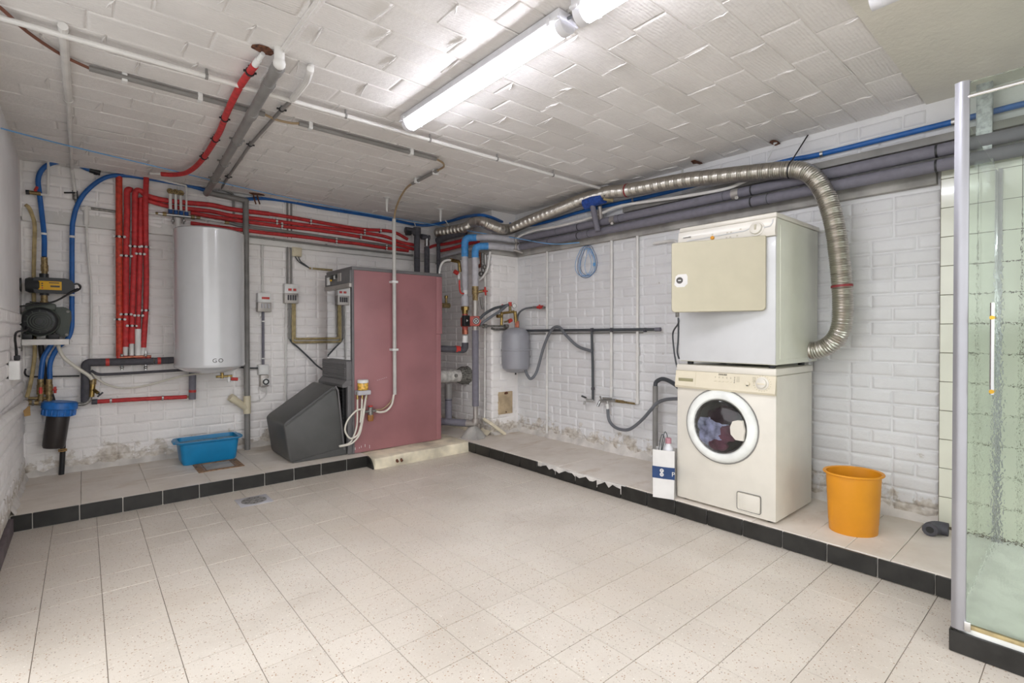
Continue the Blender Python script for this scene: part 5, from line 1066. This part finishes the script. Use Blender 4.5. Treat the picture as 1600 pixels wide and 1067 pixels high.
# boiler safety group
t=thing('safety_group','brass safety valve with red cap and white hose beside the boiler','valve',(2.912,4.3,1.829))
part('body',MB().cyl((2.85,4.3,1.882),(2.952,4.3,1.872),.018).cyl((2.952,4.3,1.878),(2.968,4.3,1.768),.016),'brass',t); part('cap',MB().cyl((2.897,4.3,1.769),(2.936,4.3,1.752),.022),'red_paint',t,'red cap'); part('drip',MB().cyl((2.952,4.3,1.753),(2.952,4.3,1.694),.014),'fitting_white',t)
part('hose',MB().tube([(2.85,4.3,1.879),(2.796,4.3,1.871),(2.75,4.3,1.841),(2.724,4.3,1.787),(2.712,4.3,1.703)],.011,8,5),'white_pvc',t,'white hose')
strip('white_hose','white hose curling beside the blue taped bends','hose',[(3.12,3.99,1.956),(3.12,4.011,1.882),(3.12,4.038,1.787),(3.11,4.094,1.714),(3.09,4.133,1.683)],.012,'white_pvc',n=8)
t=thing('air_vent','old copper vent fittings behind the blue taped bend','valve',(3.13,4.153,1.865)); part('vent',MB().cyl((3.13,4.174,1.967),(3.13,4.153,1.839),.012).cyl((3.13,4.197,1.83),(3.13,4.099,1.847),.02),'copper',t); part('valve_block',MB().cyl((3.12,4.117,1.952),(3.12,4.107,1.761),.022).ball((3.12,4.14,1.745),.03).ball((3.12,4.086,1.812),.024),'dull_steel',t)
t=thing('drain_valve','small brass valve on the back of the boiler','valve',(2.852,4.4,1.424)); part('body',MB().cyl((2.79,4.4,1.422),(2.899,4.4,1.422),.026).cyl((2.86,4.4,1.444),(2.86,4.4,1.504),.013),'brass_dull',t); part('cap',MB().cyl((2.86,4.4,1.497),(2.862,4.4,1.524),.018),'brass',t)
# expansion vessel and its fittings
vx,vy=3.365,3.885
t=thing('expansion_vessel','grey expansion vessel hanging on the chimney breast','vessel',(vx,vy,.73))
part('shell',MB().lathe([(0,1.195),(.05,1.190),(.10,1.172),(.135,1.14),(.143,1.105),(.143,.975),(.149,.972),(.149,.958),(.143,.955),(.141,.82),(.132,.778),(.095,.745),(.05,.733),(0,.730)],(vx,vy,0),n=40),'tank_grey',t)
part('valve_stem',MB().cyl((vx,vy,.735),(vx,vy,.71),.008),'black_rubber',t); part('top_pipe',MB().cyl((vx+.03,vy,1.18),(vx+.03,vy,1.26),.014),'copper',t); part('wall_strap',MB().b2((vx-.03,vy+.13,.90),(vx+.03,YC+.002,1.05),.004),'tank_grey',t)
t=thing('filling_group','brass filling group with pressure gauge above the grey vessel','valve',(3.27,3.93,1.269))
fb_=lambda u,v,o=.13: None
part('frame',MB().cyl((3.186,3.9,1.334),(3.356,3.9,1.355),.013).cyl((3.195,3.9,1.331),(3.19,3.9,1.216),.015).cyl((3.369,3.9,1.361),(3.382,3.9,1.25),.018).cyl((3.137,3.9,1.305),(3.195,3.9,1.306),.018),'brass',t)
part('tap',MB().cyl((3.304,3.9,1.347),(3.304,3.9,1.418),.014),'brass_dull',t); part('red_cap',MB().cyl((3.304,3.9,1.412),(3.304,3.9,1.451),.018),'red_paint',t); part('tap_cap',MB().cyl((3.203,3.9,1.396),(3.203,3.9,1.425),.009),'red_paint',t); part('side_valve',MB().cyl((3.178,3.9,1.35),(3.195,3.9,1.408),.015),'brass_dull',t)
gq=V((3.33,3.87,1.412)); part('gauge',MB().lathe([(.020,0),(.024,.004),(.024,.018),(.021,.020)],gq,(-.5,-1,0),18),'dull_steel',t); part('gauge_face',MB().lathe([(.0195,.0202),(.0,.021)],gq,(-.5,-1,0),18),'fitting_white',t)
part('red_wheel',MB().cyl((3.287,3.9,1.255),(3.321,3.9,1.269),.020),'red_paint',t); part('link',MB().cyl((3.228,3.9,1.248),(3.295,3.9,1.262),.008),'brass_dull',t)
part('feed_pipe',MB().cyl((2.967,3.97,1.206),(3.287,3.92,1.207),.011),'dull_steel',t); part('feed_pipe',MB().tube([(3.127,3.98,1.184),(3.184,3.98,1.174),(3.328,3.98,1.178)],.012,8,4),'dull_steel',t); part('tee',MB().cyl((3.007,3.96,1.206),(3.046,3.96,1.207),.022),'dull_steel',t); part('end_union',MB().cyl((3.244,3.92,1.207),(3.291,3.92,1.206),.019),'dull_steel',t)
part('copper_drop',MB().cyl((3.382,3.9,1.27),(3.384,3.9,1.191),.013),'copper',t)
strip('braided_hose','dark blue flexible hose arching to the filling group','hose',[(2.952,3.95,1.24),(2.945,3.93,1.277),(2.985,3.9,1.327),(3.081,3.88,1.379),(3.17,3.88,1.4),(3.27,3.89,1.42)],.014,'dark_hose'); strip('braided_hose','lighter grey flexible hose below the dark blue one','hose',[(2.975,3.96,1.221),(3,3.93,1.253),(3.072,3.89,1.309),(3.17,3.87,1.368),(3.254,3.88,1.422)],.014,'grey_hose')
strip('fill_pipe','thin grey pipe from filling group to red tap on the right wall','pipe',[(3.408,3.91,1.251),(3.43,3.92,1.324),(3.38,3.809,1.365),(3.47,3.831,1.391),(3.475,3.711,1.397)],.010,'grey_hose',n=8)
t=thing('wall_tap','red-handled stop tap on the right wall beside the white pipe','tap',(3.475,3.646,1.394)); part('body',MB().cyl((3.475,3.74,1.398),(3.475,3.572,1.388),.013),'dull_steel',t); part('handle',MB().cyl((3.47,3.64,1.42),(3.47,3.636,1.375),.009).cyl((3.47,3.668,1.395),(3.47,3.594,1.395),.016),'red_paint',t,'red handle')
t=thing('wall_hatch','beige wooden hatch plate low on the chimney breast','hatch',(3.342,4.02,0.304)); a=V((3.248,4.014,0.526)); b=V((3.434,4.014,0.295)); part('plate',MB().b2((a.x,YC+.004,b.z),(b.x,YC-.016,a.z),.004),'wood_panel',t); part('knob',MB().cyl(((a.x+b.x)/2,YC-.016,b.z+.02),((a.x+b.x)/2,YC-.026,b.z+.02),.006).cyl(((a.x+b.x)/2,YC-.016,a.z-.012),((a.x+b.x)/2,YC-.024,a.z-.02),.02),'rust',t)

# ------------------------------------------------------------ right wall
pipe('wall_pipe','white pipe down the right wall beside the far corner','pipe',[(3.5,3.561,1.974),(3.5,3.568,0.139)],.0115,'white_paint',[(R_(854.8,u,.02),up) for u in (465,604,648)],'fitting_white')
pipe('wall_pipe','white pipe down the right wall to the mixer tap','pipe',[(3.5,2.764,1.962),(3.5,2.768,0.569)],.0125,'white_paint',[(R_(955.5,u,.02),up) for u in (510,606)],'fitting_white')
pipe('wall_pipe','white pipe down the right wall bending left to the mixer tap','pipe',[(3.5,2.496,1.956),(3.5,2.495,0.553),(3.495,2.75,0.552)],.0125,'white_paint',[(R_(996,u,.02),up) for u in (511,548)],'fitting_white',fr=.02,ends=[((3.5,2.495,0.596),(3.5,2.495,0.548),.017,'white_paint','elbow_fitting'),((3.5,2.492,1.022),(3.5,2.492,0.948),.016,'white_paint','coupling')])
t=thing('water_pipe','horizontal dark grey pipe across the right wall with a drop to the tap','pipe',(3.49,2.966,0.539))
part('tube',MB().tube([(3.475,3.847,1.161),(3.475,2.964,1.164),(3.475,2.266,1.167)],.0125,10),'dark_hose',t); part('drop_tube',MB().tube([(3.475,2.968,1.162),(3.485,2.965,0.851),(3.49,2.966,0.527)],.0115,10),'dark_hose',t); part('end_cap',MB().cyl((3.475,2.307,1.166),(3.475,2.26,1.167),.016),'grey_foam',t)
for u in (925,955.5,1008): part('clip',MB().cyl(R_(u-1.5,515.5,.045),R_(u+1.5,515.5,.045),.018).cyl(R_(u,515.5,.045),R_(u,515.5,.0),.008),'dark_foam',t)
part('rail',MB().tube([(3.505,3.811,1.128),(3.505,2.443,1.141)],.006,6),'grey_pvc',t)
part('clip',MB().cyl((3.49,2.966,0.648),(3.49,2.966,0.625),.016),'dark_foam',t)
strip('corrugated_hose','grey hose looping from the vessel over the wall pipe','hose',[(3.32,3.685,0.772),(3.32,3.657,0.723),(3.34,3.623,0.689),(3.4,3.605,0.763),(3.43,3.536,1.007),(3.43,3.429,1.169),(3.43,3.327,1.19),(3.44,3.241,1.109),(3.45,3.11,1.015),(3.46,2.959,0.975)],.0145,'grey_hose')
t=thing('outside_tap','small chrome tap with black lever, left of the mixer tap','tap',(3.42,3.007,0.518)); part('body',MB().cyl((3.49,2.962,0.53),(3.44,3.001,0.531),.012).cyl((3.44,3.017,0.526),(3.435,3.024,0.491),.010),'steel',t); part('stem',MB().cyl((3.44,2.994,0.534),(3.43,2.996,0.558),.008),'steel',t); part('lever',MB().cyl((3.43,2.993,0.555),(3.41,3.032,0.571),.0085),'black_plastic',t,'black lever')
t=thing('mixer_tap','chrome mixer tap with two levers on the right wall','tap',(3.42,2.844,0.501)); part('body',MB().cyl((3.48,2.704,0.558),(3.45,2.848,0.54),.015).cyl((3.45,2.848,0.543),(3.42,2.852,0.495),.012).cyl((3.46,2.778,0.546),(3.46,2.778,0.516),.013),'steel',t)
part('lever',MB().cyl((3.45,2.833,0.544),(3.43,2.835,0.585),.007).cyl((3.44,2.811,0.57),(3.45,2.728,0.574),.008),'steel',t); part('hose_nut',MB().cyl((3.46,2.778,0.521),(3.46,2.774,0.477),.014),'fitting_white',t,'white hose nut')
t=thing('brass_pipe','short brass pipe feeding the mixer tap','pipe',(3.49,2.624,0.546)); part('run',MB().cyl((3.49,2.746,0.552),(3.49,2.624,0.551),.013).cyl((3.49,2.624,0.551),(3.495,2.51,0.549),.010),'brass_dull',t)
strip('inlet_hose','grey inlet hose sagging from the mixer tap to the washing machine','hose',[(3.46,2.774,0.483),(3.46,2.764,0.395),(3.45,2.714,0.347),(3.44,2.632,0.325),(3.43,2.52,0.343),(3.41,2.388,0.439),(3.4,2.291,0.539),(3.4,2.234,0.596),(3.38,2.142,0.632),(3.34,2.02,0.653)],.0135,'grey_hose')
sp=V((3.42,2.27,0.721)); t=thing('standpipe','grey plastic standpipe behind the paper bag','pipe',(sp.x,sp.y,ZP)); part('tube',MB().cyl((sp.x,sp.y,ZP-.002),sp,.021,n=14),'grey_pvc',t); part('clip',MB().cyl((sp.x,sp.y,(3.42,2.27,0.565)[2]-.01),(sp.x,sp.y,(3.42,2.27,0.565)[2]+.01),.026),'silver_strip',t)
strip('drain_hose','dark drain hose hooked into the grey standpipe','hose',[(sp.x,sp.y,sp.z-.08),sp,(3.42,2.258,0.757),(3.41,2.201,0.782),(3.39,2.126,0.772),(3.35,2.037,0.745),(3.27,1.937,0.718)],.0165,'dark_hose')
t=thing('cord_coil','coil of thin blue cord hanging on the right wall','cord',(3.5,3.038,1.623))
for i,(du,dv,ru,rv) in enumerate(((0,0,17,24),(-3,2,18,22),(2,-3,15,21),(4,3,16,22),(-2,0,12,20),(6,-2,10,19))):
    q=[R_(916+du*.6+ru*math.cos(a)*(.55+.45*abs(math.sin(a/2))),410+dv+rv*math.sin(a),.012+.004*i) if False else None for a in ()]
    c_=V(R_(916,410,.015+.003*i)); k=1/170
    pts=[]
    for j in range(25):
        a=2*PI*j/24+PI/2
        sx=math.cos(a)*ru*(.62+.38*(1-math.sin(a))/2*1.0); pts.append(c_+V((0,-(du+sx)*k*1.28,(dv*.5+rv*math.sin(a)+(2 if math.sin(a)>.8 else 0))*k)))
    part('loop',MB().tube(pts,.0022,5,2),'blue_cord' if i%3 else 'blue_dark',t)
part('tie',MB().box(V((3.49,2.954,1.753)),(.012,.02,.03),.003),'blue_cord',t); part('nail',MB().cyl((3.52,3.063,1.925),(3.48,3.028,1.922),.004),'dull_steel',t)
t=thing('wrapped_joint','pipe joint wrapped in dark blue plastic hanging on the duct','pipe joint',(3.36,2.83,2.076))
a=V((3.32,2.911,2.261)); b=V((3.32,2.707,2.269)); m=MB().cyl(a,b,.045,n=12); m.sub(1).rough(.016,18); part('wrap',m,'blue_wrap',t,'dark blue wrapping')
part('stub',MB().cyl((3.33,2.833,2.225),(3.35,2.793,2.008),.024),'grey_foam',t,'dark grey foam stub'); part('stub',MB().cyl((3.38,2.797,2.227),(3.42,2.816,2.109),.018),'silver_strip',t); part('arm',MB().cyl(b,(3.38,2.654,2.253),.02),'yellowed',t); part('strap',MB().cyl((3.3,2.684,2.282),(3.3,2.597,2.293),.010),'black_rubber',t)
pipe('wall_hook_pipe','bent white pipe end on the right wall left of the dryer','pipe',[(3.49,2.336,1.859),(3.49,2.169,1.859),(3.485,2.132,1.846),(3.485,2.11,1.808)],.011,'white_paint',fr=.02)
strip('dryer_cable','grey mains cable hanging left of the dryer','cable',[(2.845,1.722,1.235),(2.85,1.726,1.20),(3.02,1.868,1.141),(3,1.849,1.034),(2.97,1.816,0.951),(2.96,1.8,0.918)],.0055,'dark_hose',n=7)
strip('dryer_cable','second loop of mains cable left of the dryer','cable',[(2.845,1.722,1.232),(2.86,1.73,1.19),(2.865,1.735,1.10),(2.88,1.75,1.02),(2.90,1.75,.975)],.0055,'dark_hose',n=7)

# ------------------------------------------------------------ aluminium exhaust duct
DX=3.335
dpts=[X_(1256,548,DX),X_(1275,547,DX),X_(1292,541,DX),X_(1305,530,DX),X_(1314,512,DX),X_(1317,485,DX),X_(1315,440,DX),X_(1311,400,DX),X_(1306,362,DX),X_(1298,328,DX),X_(1288,302,DX),X_(1273,279,DX),X_(1255,268,DX),X_(1232,265,DX),X_(1180,269.5,DX),X_(1130,275,DX),X_(1062,283,DX),X_(981,297.5,DX),X_(950,301,DX),X_(912,311.5,DX),X_(880,324,DX),(3.36,3.488,2.263),(3.38,3.73,2.248),(3.39,3.948,2.223),(3.37,4.017,2.215),(3.172,3.9,2.177),(3.035,3.88,2.19),(2.948,3.9,2.216),(3.04,4.162,2.269),(3.05,4.311,2.242),(3.05,4.563,2.248),(3.04,4.764,2.26),(3.04,4.843,2.265)]
C0=catmull([V(p) for p in dpts],14)
L_acc=[0]
for a,b in zip(C0,C0[1:]): L_acc.append(L_acc[-1]+(b-a).length)
tot=L_acc[-1]; N=int(tot/.0042); pts=[]; j=0
for i in range(N+1):
    s=tot*i/N
    while j<len(C0)-2 and L_acc[j+1]<s: j+=1
    pts.append(C0[j].lerp(C0[j+1],(s-L_acc[j])/max(1e-6,L_acc[j+1]-L_acc[j])))
t=thing('exhaust_duct','flexible aluminium exhaust duct from dryer along the right wall to the corner','duct',dpts[3])
part('hose',MB().tube(pts,.05,20,rf=lambda i:.0515+.0026*math.sin(2*PI*i/3.2)+.0014*noise.noise((i*.06,3,1))),'duct_foil',t)
def at(u_):
    k=min(range(len(pts)),key=lambda q:(pts[q]-V(u_)).length); return pts[k],(pts[min(k+1,N)]-pts[max(k-1,0)]).normalized()
for q in (X_(1314,447,DX),(3.335,2.471,2.285)):
    p,d=at(q); part('tape_band',MB().cyl(p-d*.006,p+d*.006,.0555,n=22),'dark_red',t,'dark red tape band')
p,d=at(X_(1236,265,DX)); part('strap',MB().cyl(p-d*.004,p+d*.004,.0555,n=20).cyl(p+V((0,0,.05)),(3.49,1.205,2.392),.004),'black_rubber',t,'black cable strap')
t=thing('hanger_wire','wire hanging from the rusty ceiling hole to the duct','wire',(3.44,1.445,2.249)); part('wire',MB().tube([(3.448,1.388,2.39),(3.46,1.421,2.322),(3.4,1.429,2.236)],.003,6,3),'fitting_white',t); part('hook',MB().ball((3.446,1.387,2.385),.014),'fitting_white',t)
pipe('hanger_strip','thin white hanger holding duct and mains near the wrapped joint','hanger',[(3.488,2.081,2.39),(3.47,2.07,2.257)],.006,'white_pvc')

# ------------------------------------------------------------ shower corner
GX=2.372
sh=thing('shower_enclosure','glass shower enclosure with aluminium corner post at the right edge','shower',(2.9,-.3,.10))
n=10; pp_=[(GX+.008,.344),(GX-.006,.342)]+[(GX-.008-.006*math.sin(PI*i/n),.338-.035*i/n) for i in range(n+1)]+[(GX-.006,.302),(GX+.004,.302)]
part('corner_post',MB().prism([(x,y,.088) for x,y in pp_],(0,0,1.94)),'alu_frame',sh,'tall matt aluminium post')
part('front_glass',MB().b2((GX-.004,-.78,.112),(GX+.004,.306,2.022)),'shower_glass',sh,'clear front pane, pebbled below')
part('side_glass',MB().b2((GX+.008,.330,.112),(3.44,.337,1.93)),'clear_glass',sh,'greenish clear side pane')
part('wall_profile',MB().b2((3.44,.318,.10),(XR-.034,.352,1.95),.002),'alu_frame',sh); part('wall_profile',MB().b2((3.425,.330,.10),(3.445,.345,1.95),.002),'chrome',sh)
part('stabiliser_rail',MB().cyl((GX-.004,.306,1.972),(GX-.004,-.80,1.972),.0075),'chrome',sh)
part('bottom_rail',MB().b2((GX-.010,-.80,.100),(GX+.010,.306,.114),.002),'yellowed',sh,'yellowed bottom rail'); part('rail_end',MB().b2((GX-.014,.288,.092),(GX+.0,.306,.125),.002),'chrome',sh)
hd_=part('door_handle',MB().cyl((GX-.035,.237,.935),(GX-.035,.237,1.245),.0065),'chrome',sh,'slim chrome bar handle')
for z in (.945,1.195): part('handle_mount',MB().cyl((GX-.003,.237,z),(GX-.044,.237,z),.007),'door_handle_gold',hd_,'gold coloured mount')
tr=thing('shower_tray','white shower tray on a black tiled plinth','shower tray',(2.95,-.3,0))
m=MB(); loft(m,[rr(2.93,-.23,1.10,1.13,.06,.06),rr(2.93,-.23,1.125,1.16,.07,.09),rr(2.93,-.23,1.125,1.16,.07,.100),rr(2.93,-.23,1.0,1.03,.06,.098),rr(2.93,-.23,.94,.97,.08,.075)]); part('tray',m,'tray_white',tr)
part('plinth',MB().b2((2.375,-.80,-.01),(XR-.04,.33,.065)),'grout_pale',tr)
for i in range(5): part('plinth_tile',MB().b2((2.362,.345-.213*i-.209,.002),(2.376,.345-.213*i,.078),.0015,1),'black_tile',tr)
part('plinth_tile',MB().b2((2.364,.333,.002),(2.57,.347,.078),.0015,1),'black_tile',tr)
t=thing('metal_stud','galvanised channel stud between the ceiling and the shower glass','stud',(3.42,.40,1.93))
part('web',MB().b2((3.410,.355,1.99),(3.416,.408,ZC-.01)),'galvanised',t); part('lip',MB().b2((3.410,.352,1.99),(3.45,.356,ZC-.01)).b2((3.410,.407,1.99),(3.45,.411,ZC-.01)),'galvanised',t)
part('foot_bracket',MB().b2((3.39,.345,1.955),(3.435,.42,1.995),.003),'galvanised',t); part('tongue',MB().prism([(3.40,.365,1.955),(3.40,.395,1.955),(3.40,.372,1.88),(3.40,.362,1.88)],(.012,0,0)),'alu_frame',t)

# ------------------------------------------------------------ repeats of one kind carry one group
GROUPS={'heating_pipe':'red heating pipes','strip_light':'ceiling strip lights','riser_pipe':'grey risers behind the boiler','wall_pipe':'white pipes on the walls','wall_conduit':'conduits on the back wall',
 'heating_main':'grey insulated heating mains','foam_pipe':'foam-covered pipes by the water heater','water_hose':'blue water hoses','meter_box':'meter boxes on the back wall','circulation_pump':'circulation pumps by the chimney breast',
 'cream_hose':'cream hoses','dryer_cable':'mains cables of the dryer','braided_hose':'flexible hoses of the filling group','ceiling_hook':'white ceiling hooks','back_wall_pipe':'grey pipes on the back wall','box_cable':'cables of the electric boxes','pump_cable':'black pump cables','pipe_valve':'valves on the risers','ceiling_pipe':'pipes on the ceiling','water_pipe':'thin white water pipes'}
for o in COL.objects:
    k=o.name.split('.')[0]
    if o.parent is None and k in GROUPS and 'category' in o.keys() and not (k=='water_pipe' and 'dark' in o['label']): o['group']=GROUPS[k]
